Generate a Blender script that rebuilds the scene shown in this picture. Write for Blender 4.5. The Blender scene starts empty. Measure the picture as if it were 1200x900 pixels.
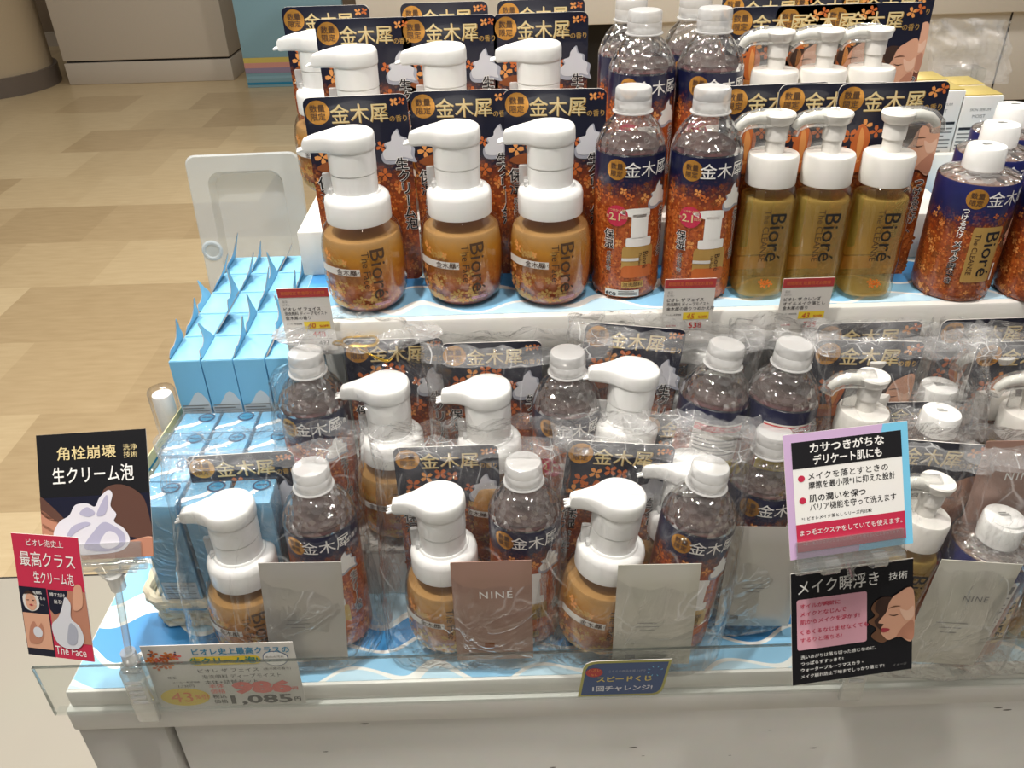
import bpy, bmesh, math, random
from mathutils import Vector, Matrix, noise
from mathutils.geometry import tessellate_polygon
C = bpy.context.scene
PI = math.pi
R_ = math.radians

# ------------------------------------------------------------------ camera, world, lights
FPX = 980.0
PITCH, ROLL, CAMZ = R_(32.5), -0.030, 1.40
cam_d = bpy.data.cameras.new('camera'); cam = bpy.data.objects.new('camera', cam_d)
C.collection.objects.link(cam); C.camera = cam
cam_d.sensor_width = 36; cam_d.lens = FPX / 1200 * 36; cam_d.clip_start = .02
CM = Matrix.Translation((0, 0, CAMZ)) @ Matrix.Rotation(PI/2 - PITCH, 4, 'X') @ Matrix.Rotation(ROLL, 4, 'Z')
cam.matrix_world = CM
C.view_settings.view_transform = 'Standard'; C.view_settings.look = 'None'
C.view_settings.gamma = 1; C.view_settings.use_curve_mapping = False
C.view_settings.exposure = 0.08
C.cycles.transparent_max_bounces = 40
C.cycles.max_bounces = 10
C.cycles.sample_clamp_indirect = 4
W = bpy.data.worlds.new('world'); C.world = W; W.use_nodes = True
wn = W.node_tree; bg = wn.nodes['Background']          # pale ceiling above, dimmer shop around
tcw = wn.nodes.new('ShaderNodeTexCoord'); spw = wn.nodes.new('ShaderNodeSeparateXYZ'); wn.links.new(tcw.outputs['Generated'], spw.inputs[0])
rw = wn.nodes.new('ShaderNodeValToRGB'); wn.links.new(spw.outputs['Z'], rw.inputs[0]); bg.inputs[1].default_value = 1.0
e = rw.color_ramp.elements; e.new(.35)
for el, (p, c) in zip(e, [(0, (.09, .082, .074, 1)), (.25, (.13, .122, .112, 1)), (.75, (.40, .385, .36, 1))]): el.position = p; el.color = c
wn.links.new(rw.outputs[0], bg.inputs[0])

def lamp(name, loc, watt, size, col=(1, .95, .88), target=None):
    d = bpy.data.lights.new(name, 'AREA'); d.shape = 'DISK'; d.size = size; d.energy = watt; d.color = col
    o = bpy.data.objects.new(name, d); C.collection.objects.link(o); o.location = loc
    if target: o.rotation_euler = (Vector(target) - Vector(loc)).to_track_quat('-Z', 'Y').to_euler()
    return o
lamp('ceiling_downlight', (-.45, .30, 2.75), 24, .09, target=(-.12, .55, .9))
lamp('ceiling_downlight', (.30, .10, 2.75), 11, .09, target=(.2, .55, .9))
lamp('ceiling_downlight', (-.15, 1.45, 2.75), 17, .10, target=(-.1, .8, .9))
lamp('ceiling_downlight', (-.9, .95, 2.75), 9, .10, target=(-.2, .7, .9))
lamp('ceiling_downlight', (.95, 1.3, 2.75), 5, .12, target=(.5, .9, .9))
for q in ((-.75, -.25), (.15, -.45), (.75, .45), (.35, .95), (-.55, 1.9), (.5, 2.1)):
    lamp('glint_light', (*q, 2.75), 2.4, .07, target=(0, .6, .9))  # small extra lamps, added to give the film more glints
lamp('ceiling_downlight', (-1.5, 1.6, 2.75), 15, .3, target=(-1.5, 1.8, 0))
lamp('ceiling_downlight', (-1.6, 3.6, 2.75), 26, .3, target=(-1.6, 3.8, 0))
lamp('ceiling_downlight', (1.4, 3.6, 2.75), 42, .3, target=(1.3, 4.2, 0))

# ------------------------------------------------------------------ heights of the display
ZT, ZTIER, ZS, ZR = .81, .867, 1.057, 1.102      # table top, tier, upper shelf, riser

def ray(px, py):
    return (CM.to_3x3() @ Vector(((px-600)/FPX, -(py-450)/FPX, -1)))
def at(px, py, z=None, y=None):
    r = ray(px, py)
    k = (z - CAMZ)/r.z if z is not None else y/r.y
    return Vector((0, 0, CAMZ)) + r*k

# ------------------------------------------------------------------ materials
def lin(h):
    if isinstance(h, str):
        h = h.lstrip('#'); c = [int(h[i:i+2], 16)/255 for i in (0, 2, 4)]
    else: c = h
    return tuple(x/12.92 if x <= .04045 else ((x+.055)/1.055)**2.4 for x in c) + (1,)
MATS = {}
def M(name, col='#888888', rough=.5, metal=0., spec=.5, coat=0., bump=0., bscale=60, sss=0., alpha=None):
    if name in MATS: return MATS[name]
    m = bpy.data.materials.new(name); m.use_nodes = True; MATS[name] = m
    nt = m.node_tree; b = nt.nodes['Principled BSDF']
    c = lin(col)
    n = nt.nodes.new('ShaderNodeTexNoise'); n.inputs['Scale'].default_value = bscale; n.inputs['Detail'].default_value = 3
    tc = nt.nodes.new('ShaderNodeTexCoord'); nt.links.new(tc.outputs['Object'], n.inputs['Vector'])
    hs = nt.nodes.new('ShaderNodeMix'); hs.data_type = 'RGBA'; hs.blend_type = 'MULTIPLY'
    hs.inputs[0].default_value = .06; hs.inputs[6].default_value = c
    nt.links.new(n.outputs['Color'], hs.inputs[7]); nt.links.new(hs.outputs[2], b.inputs['Base Color'])
    b.inputs['Roughness'].default_value = rough; b.inputs['Metallic'].default_value = metal
    b.inputs['Specular IOR Level'].default_value = spec; b.inputs['Coat Weight'].default_value = coat
    if sss:
        b.inputs['Subsurface Weight'].default_value = sss; b.inputs['Subsurface Scale'].default_value = .003
    if bump:
        bp = nt.nodes.new('ShaderNodeBump'); bp.inputs['Strength'].default_value = bump; bp.inputs['Distance'].default_value = .002
        nt.links.new(n.outputs['Fac'], bp.inputs['Height']); nt.links.new(bp.outputs[0], b.inputs['Normal'])
    return m
def clear(name, tint=(1, 1, 1), base=.04, edge=.7, power=3., rough=.04, bump=0., bscale=40., milky=0., mcol=(.9, .9, .9), ridged=False, stretch=(1, 1, 1), mpow=False, fold_glint=.16):
    m = bpy.data.materials.new(name); m.use_nodes = True; MATS[name] = m
    nt = m.node_tree; N = nt.nodes; L = nt.links; N.clear()
    out = N.new('ShaderNodeOutputMaterial'); tr = N.new('ShaderNodeBsdfTransparent'); gl = N.new('ShaderNodeBsdfGlossy')
    tr.inputs[0].default_value = (*tint, 1); gl.inputs['Roughness'].default_value = rough
    lw = N.new('ShaderNodeLayerWeight'); lw.inputs[0].default_value = .5
    p = N.new('ShaderNodeMath'); p.operation = 'POWER'; p.inputs[1].default_value = power; L.new(lw.outputs['Facing'], p.inputs[0])
    a = N.new('ShaderNodeMath'); a.operation = 'MULTIPLY_ADD'; a.inputs[1].default_value = edge; a.inputs[2].default_value = base
    a.use_clamp = True; L.new(p.outputs[0], a.inputs[0])
    mx = N.new('ShaderNodeMixShader'); L.new(a.outputs[0], mx.inputs[0]); L.new(tr.outputs[0], mx.inputs[1]); L.new(gl.outputs[0], mx.inputs[2])
    last = mx
    if bump:
        tc = N.new('ShaderNodeTexCoord'); mp = N.new('ShaderNodeMapping'); mp.inputs['Scale'].default_value = stretch
        L.new(tc.outputs['Object'], mp.inputs[0])
        if ridged:
            n = N.new('ShaderNodeTexNoise'); n.inputs['Scale'].default_value = bscale; n.inputs['Detail'].default_value = 4; n.inputs['Distortion'].default_value = 1.2
            L.new(mp.outputs[0], n.inputs['Vector'])
            s = N.new('ShaderNodeMath'); s.operation = 'SUBTRACT'; s.inputs[1].default_value = .5; L.new(n.outputs['Fac'], s.inputs[0])
            ab = N.new('ShaderNodeMath'); ab.operation = 'ABSOLUTE'; L.new(s.outputs[0], ab.inputs[0])
            pw = N.new('ShaderNodeMath'); pw.operation = 'POWER'; pw.inputs[1].default_value = .6; L.new(ab.outputs[0], pw.inputs[0]); h = pw.outputs[0]
        else:
            n = N.new('ShaderNodeTexVoronoi'); n.inputs['Scale'].default_value = bscale; L.new(mp.outputs[0], n.inputs['Vector']); h = n.outputs['Distance']
        if mpow:      # crumpled film: flat facets meeting in straight folds
            nz = N.new('ShaderNodeTexNoise'); nz.inputs['Scale'].default_value = 14; L.new(tc.outputs['Object'], nz.inputs['Vector'])
            va = N.new('ShaderNodeMix'); va.data_type = 'RGBA'; va.blend_type = 'ADD'; va.inputs[0].default_value = .05; L.new(mp.outputs[0], va.inputs[6]); L.new(nz.outputs['Color'], va.inputs[7])
            vo = N.new('ShaderNodeTexVoronoi'); vo.feature = 'DISTANCE_TO_EDGE'; vo.inputs['Scale'].default_value = bscale*1.7; L.new(va.outputs[2], vo.inputs['Vector'])
            h2 = N.new('ShaderNodeMath'); h2.operation = 'MULTIPLY_ADD'; h2.inputs[1].default_value = .9; L.new(vo.outputs['Distance'], h2.inputs[0]); L.new(h, h2.inputs[2]); h = h2.outputs[0]
        b = N.new('ShaderNodeBump'); b.inputs['Strength'].default_value = bump; b.inputs['Distance'].default_value = .008 if mpow else .004
        L.new(h, b.inputs['Height']); L.new(b.outputs[0], gl.inputs['Normal']); L.new(b.outputs[0], lw.inputs['Normal'])
    if milky:
        df = N.new('ShaderNodeBsdfDiffuse'); df.inputs[0].default_value = (*mcol, 1)
        m2 = N.new('ShaderNodeMixShader'); m2.inputs[0].default_value = milky
        if mpow:      # whitish lines along the folds paint in the film's glints
            ln = N.new('ShaderNodeMapRange'); ln.interpolation_type = 'SMOOTHSTEP'; ln.inputs[1].default_value = .035; ln.inputs[2].default_value = 0; ln.inputs[3].default_value = 0; ln.inputs[4].default_value = 1; L.new(vo.outputs['Distance'], ln.inputs[0])
            n3 = N.new('ShaderNodeTexNoise'); n3.inputs['Scale'].default_value = 24; L.new(tc.outputs['Object'], n3.inputs['Vector'])
            pm = N.new('ShaderNodeMapRange'); pm.inputs[1].default_value = .46; pm.inputs[2].default_value = .62; L.new(n3.outputs['Fac'], pm.inputs[0])
            cm = N.new('ShaderNodeMath'); cm.operation = 'MULTIPLY'; L.new(ln.outputs[0], cm.inputs[0]); L.new(pm.outputs[0], cm.inputs[1])
            fa = N.new('ShaderNodeMath'); fa.operation = 'MULTIPLY_ADD'; fa.inputs[1].default_value = fold_glint; fa.inputs[2].default_value = milky; L.new(cm.outputs[0], fa.inputs[0]); L.new(fa.outputs[0], m2.inputs[0])
        L.new(last.outputs[0], m2.inputs[1]); L.new(df.outputs[0], m2.inputs[2]); last = m2
    L.new(last.outputs[0], out.inputs[0])
    return m
def pattern(name, stops, axis='Z', lo=0., hi=1., wob=.0, wscale=60., spk=(), spkscale=350., rough=.4, spkmask=None, coat=0.):
    """printed gradient along an axis with speckles of flower colour below the boundary"""
    m = bpy.data.materials.new(name); m.use_nodes = True; MATS[name] = m
    nt = m.node_tree; N = nt.nodes; L = nt.links; b = N['Principled BSDF']; b.inputs['Roughness'].default_value = rough
    b.inputs['Coat Weight'].default_value = coat
    tc = N.new('ShaderNodeTexCoord'); sp = N.new('ShaderNodeSeparateXYZ'); L.new(tc.outputs['Object'], sp.inputs[0])
    mr = N.new('ShaderNodeMapRange'); mr.inputs[1].default_value = lo; mr.inputs[2].default_value = hi; L.new(sp.outputs[axis], mr.inputs[0])
    n = N.new('ShaderNodeTexVoronoi'); n.inputs['Scale'].default_value = wscale; L.new(tc.outputs['Object'], n.inputs['Vector'])
    w = N.new('ShaderNodeMath'); w.operation = 'MULTIPLY_ADD'; w.inputs[1].default_value = wob; L.new(n.outputs['Distance'], w.inputs[0]); L.new(mr.outputs[0], w.inputs[2])
    cr = N.new('ShaderNodeValToRGB'); L.new(w.outputs[0], cr.inputs[0])
    def ramp(cr, st):
        e = cr.color_ramp.elements
        while len(e) < len(st): e.new(.5)
        for el, (p, c) in zip(e, st): el.position = p; el.color = lin(c)
    ramp(cr, stops)
    colr = cr.outputs[0]
    if spk:
        v = N.new('ShaderNodeTexVoronoi'); v.inputs['Scale'].default_value = spkscale; L.new(tc.outputs['Object'], v.inputs['Vector'])
        sx = N.new('ShaderNodeSeparateColor'); L.new(v.outputs['Color'], sx.inputs[0])
        c2 = N.new('ShaderNodeValToRGB'); L.new(sx.outputs[0], c2.inputs[0]); ramp(c2, spk); c2.color_ramp.interpolation = 'CONSTANT'
        mk = N.new('ShaderNodeMapRange'); mk.inputs[1].default_value = spkmask[0]; mk.inputs[2].default_value = spkmask[1]
        mk.inputs[3].default_value = spkmask[2]; mk.inputs[4].default_value = 0; L.new(w.outputs[0], mk.inputs[0])
        ds = N.new('ShaderNodeMath'); ds.operation = 'LESS_THAN'; ds.inputs[1].default_value = .55; L.new(v.outputs['Distance'], ds.inputs[0])
        mm = N.new('ShaderNodeMath'); mm.operation = 'MULTIPLY'; L.new(mk.outputs[0], mm.inputs[0]); L.new(ds.outputs[0], mm.inputs[1])
        mx = N.new('ShaderNodeMix'); mx.data_type = 'RGBA'; L.new(mm.outputs[0], mx.inputs[0]); L.new(colr, mx.inputs[6]); L.new(c2.outputs[0], mx.inputs[7]); colr = mx.outputs[2]
    L.new(colr, b.inputs['Base Color'])
    return m

M('white_plastic', '#f2f2f0', .28, sss=.0, coat=.25); M('white_paint', '#e4e2dc', .4); M('white_paper', '#dedad4', .45)
M('pearl_plastic', '#e9e6e0', .3, coat=.2); M('ink_black', '#16151a', .5); M('ink_white', '#f4f2ee', .5); M('ink_grey', '#7b7a78', .6)
M('navy', '#15172c', .35, coat=.3); M('gold', '#c9a25c', .32, metal=.35); M('gold_foil', '#d69a4a', .22, metal=.55, bump=.3, bscale=30)
M('gold_pale', '#e3cf9a', .4); M('brown_ink', '#4a3322', .5); M('orange_flower', '#c96a30', .5); M('orange_pale', '#e39a55', .5); M('petal_brown', '#8a4a22', .5)
M('cream_white', '#d5d6dc', .5); M('cream_shade', '#a9acb9', .5); M('skin', '#d9a488', .5); M('skin_dark', '#b98068', .5); M('skin_shadow', '#5c3d33', .5); M('foam_white', '#dcd9e2', .5); M('foam_lilac', '#aeabc4', .5); M('hair', '#3a241c', .5); M('hair_light', '#6d4a34', .5); M('lip', '#a83a44', .4); M('skin_light', '#e6bda4', .5)
M('pink_red', '#c8304f', .4); M('pink_light', '#e2a9b8', .45); M('red_ink', '#c22a2a', .5); M('yellow_ink', '#f0d23c', .5); M('sky_ink', '#2187b0', .5)
M('teal_ink', '#1e8a7c', .5); M('salmon_ink', '#ee6d66', .5); M('orange_ink', '#f08030', .5); M('black_gloss', '#16161a', .2, coat=.5)
M('tag_red', '#b5393a', .4); M('tag_orange_text', '#d9793f', .5); M('blue_print', '#3f5580', .4); M('olive_line', '#b4b064', .4)
M('box_blue', '#6fadd0', .45, coat=.05); M('box_blue_lit', '#84c2e2', .45); M('card_inside', '#9b938c', .7); M('text_panel', '#bfc6cb', .6); M('seal_navy', '#1d3f66', .35)
M('wicker', '#e9dfc6', .6, bump=.7, bscale=140); M('sachet_silver', '#b7b4ae', .3, metal=.35, bump=.12, bscale=35); M('sachet_mauve', '#a58477', .35, metal=.3, bump=.1, bscale=35)
M('sachet_cream', '#c3c1b6', .3, metal=.25, bump=.12, bscale=35); M('pale_yellow', '#e6dfae', .5); M('carton_gold', '#c2ad62', .35, metal=.3)
M('frame_grey', '#cfccc6', .45); M('dark_gap', '#2a2725', .7); M('tan_wall', '#8d7b66', .6); M('counter_white', '#c6bcae', .5); M('far_white', '#d6d0c6', .5); M('column_beige', '#b7a68b', .5); M('column_base', '#6a6058', .35)
M('panel_blue', '#8cb4c4', .5); M('stripe_yellow', '#d8c468', .5); M('stripe_pink', '#d89a8e', .5); M('stripe_purple', '#9a8aa6', .5); M('twist_gold', '#c9a02c', .25, metal=.9)
M('cyan_ink', '#7ecdf0', .5); M('lilac', '#d3b3da', .45); M('scuff', '#6f6a62', .7)
clear('clear_pet', (.97, .96, .94), .05, .75, 2.6, .03)
clear('clear_facet', (.93, .92, .90), .14, .85, 1.4, .05, bump=1., bscale=130, milky=.02)
clear('clear_acrylic', (.95, .965, .96), .04, .6, 3.5, .02, milky=.025, mcol=(.8, .8, .78))
clear('clear_acrylic_edge', (.6, .63, .62), .12, .5, 2., .05)
clear('clear_clip', (.93, .94, .93), .12, .8, 1.6, .04, milky=.06)
clear('bag_film', (.992, .992, .99), .03, .75, 2.6, .045, bump=1., bscale=17, milky=.010, mpow=True, ridged=True, stretch=(1, 1, .55))
clear('bag_edge_sheen', (.96, .96, .96), .05, .8, 2.2, .10, bump=1., bscale=26, milky=.13, fold_glint=.4, mpow=True, ridged=True, stretch=(1, 1, 2))  # milkier top edge paints the whitish highlight of the folded film
clear('oil_clear', (.975, .94, .84), .05, .75, 2.2, .03, bump=.0)
clear('oil_fill', (.97, .90, .68), .02, .35, 3., .05, milky=.34, mcol=(.78, .57, .19))
pattern('oil_panel', [(0, '#e2b25a'), (.3, '#cf9c48'), (.6, '#b58c48'), (1, '#a08244')], lo=.026, hi=.087, wob=.2, wscale=70)
M('olive_dark', '#8a9440', .4)
clear('frosted_cap', (.9, .9, .9), .10, .7, 2.0, .12, milky=.34, mcol=(.85, .85, .84))
clear('tray_plastic', (.84, .89, .92), .08, .6, 2.5, .08, milky=.40, mcol=(.74, .81, .86))
clear('pouch_film', (.95, .94, .93), .05, .6, 2.4, .10, bump=.5, bscale=20, milky=.16, mcol=(.8, .78, .76), ridged=True)
clear('wrap_film', (.97, .98, .99), .05, .75, 2.2, .07, bump=.7, bscale=28, milky=.03, ridged=True)
pattern('liquid_amber', [(0, '#ad3a20'), (.22, '#b85022'), (.5, '#c27226'), (.82, '#cc9034'), (1, '#b08a58')], lo=0, hi=.068, wob=.05, wscale=200,
        spk=[(0, '#b0561f'), (.35, '#cf8f3c'), (.6, '#e0ad57'), (.8, '#8f4017')], spkscale=330, spkmask=(.05, .9, .55), rough=.3, coat=.3)
pattern('liquid_oil', [(0, '#c9b59c'), (.12, '#c4ad8a'), (.2, '#c39a4a'), (.55, '#bf9a44'), (1, '#a3893f')], lo=0, hi=.1, wob=.04, wscale=60, rough=.25, coat=.3)
pattern('liquid_pink', [(0, '#a5786a'), (.93, '#7d675c'), (.955, '#9c5f62'), (.978, '#8c6266'), (1, '#4a423e')], lo=0, hi=.136, rough=.3)
SPK = [(0, '#7a2f12'), (.22, '#a4481a'), (.45, '#c0642a'), (.66, '#d98a45'), (.84, '#8e3a16')]
pattern('card_print', [(0, '#9c4a1e'), (.30, '#a8501e'), (.55, '#8a3e1a'), (.64, '#5b2b1e'), (.72, '#15172c'), (1, '#10142a')], lo=0, hi=.172, wob=.10, wscale=110,
        spk=SPK, spkscale=420, spkmask=(.50, .74, .8), rough=.33, coat=.4)
pattern('label_print', [(0, '#bd5a20'), (.40, '#bb5c22'), (.72, '#a84c1e'), (.82, '#52292a'), (.88, '#191b3c'), (1, '#171a3a')], lo=0, hi=.130, wob=.10, wscale=130,
        spk=SPK, spkscale=460, spkmask=(.68, .92, .75), rough=.28, coat=.4)
pattern('label_print_cleanse', [(0, '#8e3a1c'), (.3, '#a85a26'), (.62, '#94431e'), (.72, '#5a2822'), (.80, '#20224c'), (1, '#23275c')], lo=0, hi=.105, wob=.12, wscale=150,
        spk=SPK, spkscale=520, spkmask=(.58, .86, .75), rough=.28, coat=.4)
def wave_material():
    m = bpy.data.materials.new('wave_print'); m.use_nodes = True; MATS['wave_print'] = m
    nt = m.node_tree; N = nt.nodes; L = nt.links; b = N['Principled BSDF']; b.inputs['Roughness'].default_value = .35
    tc = N.new('ShaderNodeTexCoord'); sp = N.new('ShaderNodeSeparateXYZ'); L.new(tc.outputs['Object'], sp.inputs[0])
    def mth(op, a, bb=None, c=None):
        n = N.new('ShaderNodeMath'); n.operation = op
        for i, x in enumerate((a, bb, c)):
            if x is None: continue
            if isinstance(x, (int, float)): n.inputs[i].default_value = x
            else: L.new(x, n.inputs[i])
        return n.outputs[0]
    x, y = sp.outputs['X'], sp.outputs['Y']
    row = mth('MULTIPLY', y, 30.0)                       # bands of 3.7 cm
    rowi = mth('FLOOR', row)
    s1 = mth('SINE', mth('MULTIPLY_ADD', x, 78.0, mth('MULTIPLY', y, 34.0)))
    s2 = mth('SINE', mth('MULTIPLY_ADD', x, 37.0, mth('MULTIPLY', y, -61.0)))
    v = mth('ADD', row, mth('MULTIPLY_ADD', s1, .26, mth('MULTIPLY', s2, .2)))
    fr = mth('FRACT', v); fl = mth('FLOOR', v)
    md = mth('FLOORED_MODULO', fl, 3.0)
    cr = N.new('ShaderNodeValToRGB'); cr.color_ramp.interpolation = 'CONSTANT'
    e = cr.color_ramp.elements; e.new(.5)
    for el, (p, c) in zip(e, [(0, '#4a98d6'), (.3, '#bfe0f2'), (.63, '#8cc6ea')]): el.position = p; el.color = lin(c)
    L.new(mth('DIVIDE', md, 3.0), cr.inputs[0])
    ln = mth('LESS_THAN', fr, .15)
    mx = N.new('ShaderNodeMix'); mx.data_type = 'RGBA'; L.new(ln, mx.inputs[0]); L.new(cr.outputs[0], mx.inputs[6]); mx.inputs[7].default_value = lin('#f1f2ee')
    L.new(mx.outputs[2], b.inputs['Base Color'])
wave_material()
def floor_material():
    m = bpy.data.materials.new('floor_tiles'); m.use_nodes = True; MATS['floor_tiles'] = m
    nt = m.node_tree; N = nt.nodes; L = nt.links; b = N['Principled BSDF']; b.inputs['Roughness'].default_value = .32
    tc = N.new('ShaderNodeTexCoord'); mp = N.new('ShaderNodeMapping'); L.new(tc.outputs['Object'], mp.inputs[0])
    T = .452
    mp.inputs['Location'].default_value = (1.316+.113, -2.107, 0)
    br = N.new('ShaderNodeTexBrick'); L.new(mp.outputs[0], br.inputs['Vector'])
    br.offset = .5; br.inputs['Scale'].default_value = 1; br.inputs['Brick Width'].default_value = T; br.inputs['Row Height'].default_value = T
    br.inputs['Mortar Size'].default_value = .0; br.inputs['Bias'].default_value = 0
    br.inputs['Color1'].default_value = (0, 0, 0, 1); br.inputs['Color2'].default_value = (1, 1, 1, 1)
    cr = N.new('ShaderNodeValToRGB'); L.new(br.outputs['Color'], cr.inputs[0]); e = cr.color_ramp.elements; e.new(.5); e.new(.6)
    for el, (p, c) in zip(e, [(0, '#b09873'), (.3, '#bba37d'), (.6, '#c5ae87'), (1, '#cfb992')]): el.position = p; el.color = lin(c)
    n = N.new('ShaderNodeTexNoise'); n.inputs['Scale'].default_value = 9; n.inputs['Detail'].default_value = 6
    m2 = N.new('ShaderNodeMapping'); m2.inputs['Scale'].default_value = (1, 5, 1); L.new(tc.outputs['Object'], m2.inputs[0]); L.new(m2.outputs[0], n.inputs['Vector'])
    mx = N.new('ShaderNodeMix'); mx.data_type = 'RGBA'; mx.blend_type = 'SOFT_LIGHT'; mx.inputs[0].default_value = .35
    L.new(cr.outputs[0], mx.inputs[6]); L.new(n.outputs['Fac'], mx.inputs[7]); L.new(mx.outputs[2], b.inputs['Base Color'])
floor_material()
def marble():
    m = M('marble_tiles', '#b4aea1', .3, bump=0, bscale=5)
    return m
marble()

# ------------------------------------------------------------------ mesh builder
class B:
    def __init__(s): s.v = []; s.f = []; s.m = []; s.s = []; s.mats = []
    def mi(s, mat):
        if mat not in s.mats: s.mats.append(mat)
        return s.mats.index(mat)
    def add(s, vs, fs, mat, smooth=False, T=None):
        o = len(s.v); i = s.mi(mat)
        s.v += [tuple(T @ Vector(v)) for v in vs] if T is not None else [tuple(v) for v in vs]
        for f in fs: s.f.append([x+o for x in f]); s.m.append(i); s.s.append(smooth)
        return s
    def bm(s, b, mat, smooth=False, T=None):
        b.verts.index_update()
        s.add([v.co[:] for v in b.verts], [[v.index for v in f.verts] for f in b.faces], mat, smooth, T); b.free(); return s
    def box(s, x0, x1, y0, y1, z0, z1, mat, bev=0., T=None, seg=2):
        b = bmesh.new(); bmesh.ops.create_cube(b, size=1)
        for v in b.verts: v.co = Vector(((x0+x1)/2 + v.co.x*(x1-x0), (y0+y1)/2 + v.co.y*(y1-y0), (z0+z1)/2 + v.co.z*(z1-z0)))
        if bev: bmesh.ops.bevel(b, geom=list(b.edges), offset=bev, segments=seg, profile=.5, affect='EDGES')
        return s.bm(b, mat, bool(bev), T)
    def rings(s, rings, mat, smooth=True, cap0=True, cap1=True, T=None):
        n = len(rings[0]); vs = [p for r in rings for p in r]; fs = []
        for k in range(len(rings)-1):
            for i in range(n):
                j = (i+1) % n; fs.append([k*n+i, k*n+j, (k+1)*n+j, (k+1)*n+i])
        if cap0: fs.append(list(range(n))[::-1])
        if cap1: fs.append([(len(rings)-1)*n+i for i in range(n)])
        return s.add(vs, fs, mat, smooth, T)
    def lathe(s, prof, mat, n=40, cap0=True, cap1=True, T=None, sq=2., sx=1., sy=1.):
        rs = []
        for r, z in prof:
            ring = []
            for i in range(n):
                a = 2*PI*i/n; c, d = math.cos(a), math.sin(a)
                if sq != 2.:
                    k = (abs(c)**sq + abs(d)**sq)**(-1/sq); c, d = c*k, d*k
                ring.append((r*c*sx, r*d*sy, z))
            rs.append(ring)
        return s.rings(rs, mat, True, cap0, cap1, T)
    def tube(s, pts, rad, mat, n=12, T=None, flat=1.):
        pts = [Vector(p) for p in pts]; rs = []
        for i, p in enumerate(pts):
            t = (pts[min(i+1, len(pts)-1)] - pts[max(i-1, 0)]).normalized()
            u = t.orthogonal().normalized() if i == 0 else (u - t*u.dot(t)).normalized()
            w = t.cross(u); r = rad[i] if isinstance(rad, (list, tuple)) else rad
            rs.append([p + u*r*math.cos(2*PI*k/n) + w*r*flat*math.sin(2*PI*k/n) for k in range(n)])
        return s.rings(rs, mat, True, True, True, T)
    def build(s, name, parent=None, sharp=38):
        me = bpy.data.meshes.new(name); me.from_pydata(s.v, [], s.f)
        for m in s.mats: me.materials.append(MATS[m])
        me.polygons.foreach_set('material_index', s.m); me.polygons.foreach_set('use_smooth', s.s)
        me.update()
        if any(s.s): me.set_sharp_from_angle(angle=R_(sharp))
        o = bpy.data.objects.new(name, me); C.collection.objects.link(o)
        if parent: o.parent = parent
        return o

def crom(pts, n=6, closed=True):
    out = []; N = len(pts)
    for i in range(N if closed else N-1):
        p0, p1, p2, p3 = [Vector(pts[(i+k) % N] if closed else pts[min(max(i+k, 0), N-1)]) for k in (-1, 0, 1, 2)]
        for k in range(n):
            t = k/n
            out.append(.5*((2*p1) + (-p0+p2)*t + (2*p0-5*p1+4*p2-p3)*t*t + (-p0+3*p1-3*p2+p3)*t**3))
    if not closed: out.append(Vector(pts[-1]))
    return [tuple(p) for p in out]

_tx, _ok = {}, {}
def _glyphs(body, bold, sp):
    c = bpy.data.curves.new('t', 'FONT'); c.body = body; c.size = 1; c.resolution_u = 2; c.fill_mode = 'FRONT'; c.offset = bold; c.space_character = sp
    o = bpy.data.objects.new('t', c); me = bpy.data.meshes.new_from_object(o)
    vs = [(v.co.x, v.co.y) for v in me.vertices]; fs = [list(p.vertices) for p in me.polygons]; ar = sum(p.area for p in me.polygons)
    bpy.data.objects.remove(o); bpy.data.curves.remove(c); bpy.data.meshes.remove(me)
    return vs, fs, ar
def _good(ch, bold):
    """emboldening some glyphs breaks their fill: keep only weights whose inked area grows as it should"""
    if (ch, bold) not in _ok:
        if ch == ' ' or not bold: _ok[ch, bold] = True
        else:
            if (ch, 0) not in _tx: _tx[ch, 0] = (_glyphs(ch, 0, 1)[2], _glyphs(ch, .002, 1)[2])
            a0, a1 = _tx[ch, 0]; want = a0 + (a1-a0)*bold/.002; _ok[ch, bold] = abs(_glyphs(ch, bold, 1)[2]-want) < .05*a0 + .12*(want-a0)
    return _ok[ch, bold]
def text2d(body, bold=0., sp=1.):
    k = (body, bold, sp)
    if k not in _tx:
        b = bold
        for f in (1, .85, 1.15, .7, .5, .3, 0):
            b = round(bold*f, 4)
            if all(_good(ch, b) for ch in body): break
        _tx[k] = _glyphs(body, b, sp)[:2]
    return _tx[k]

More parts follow.
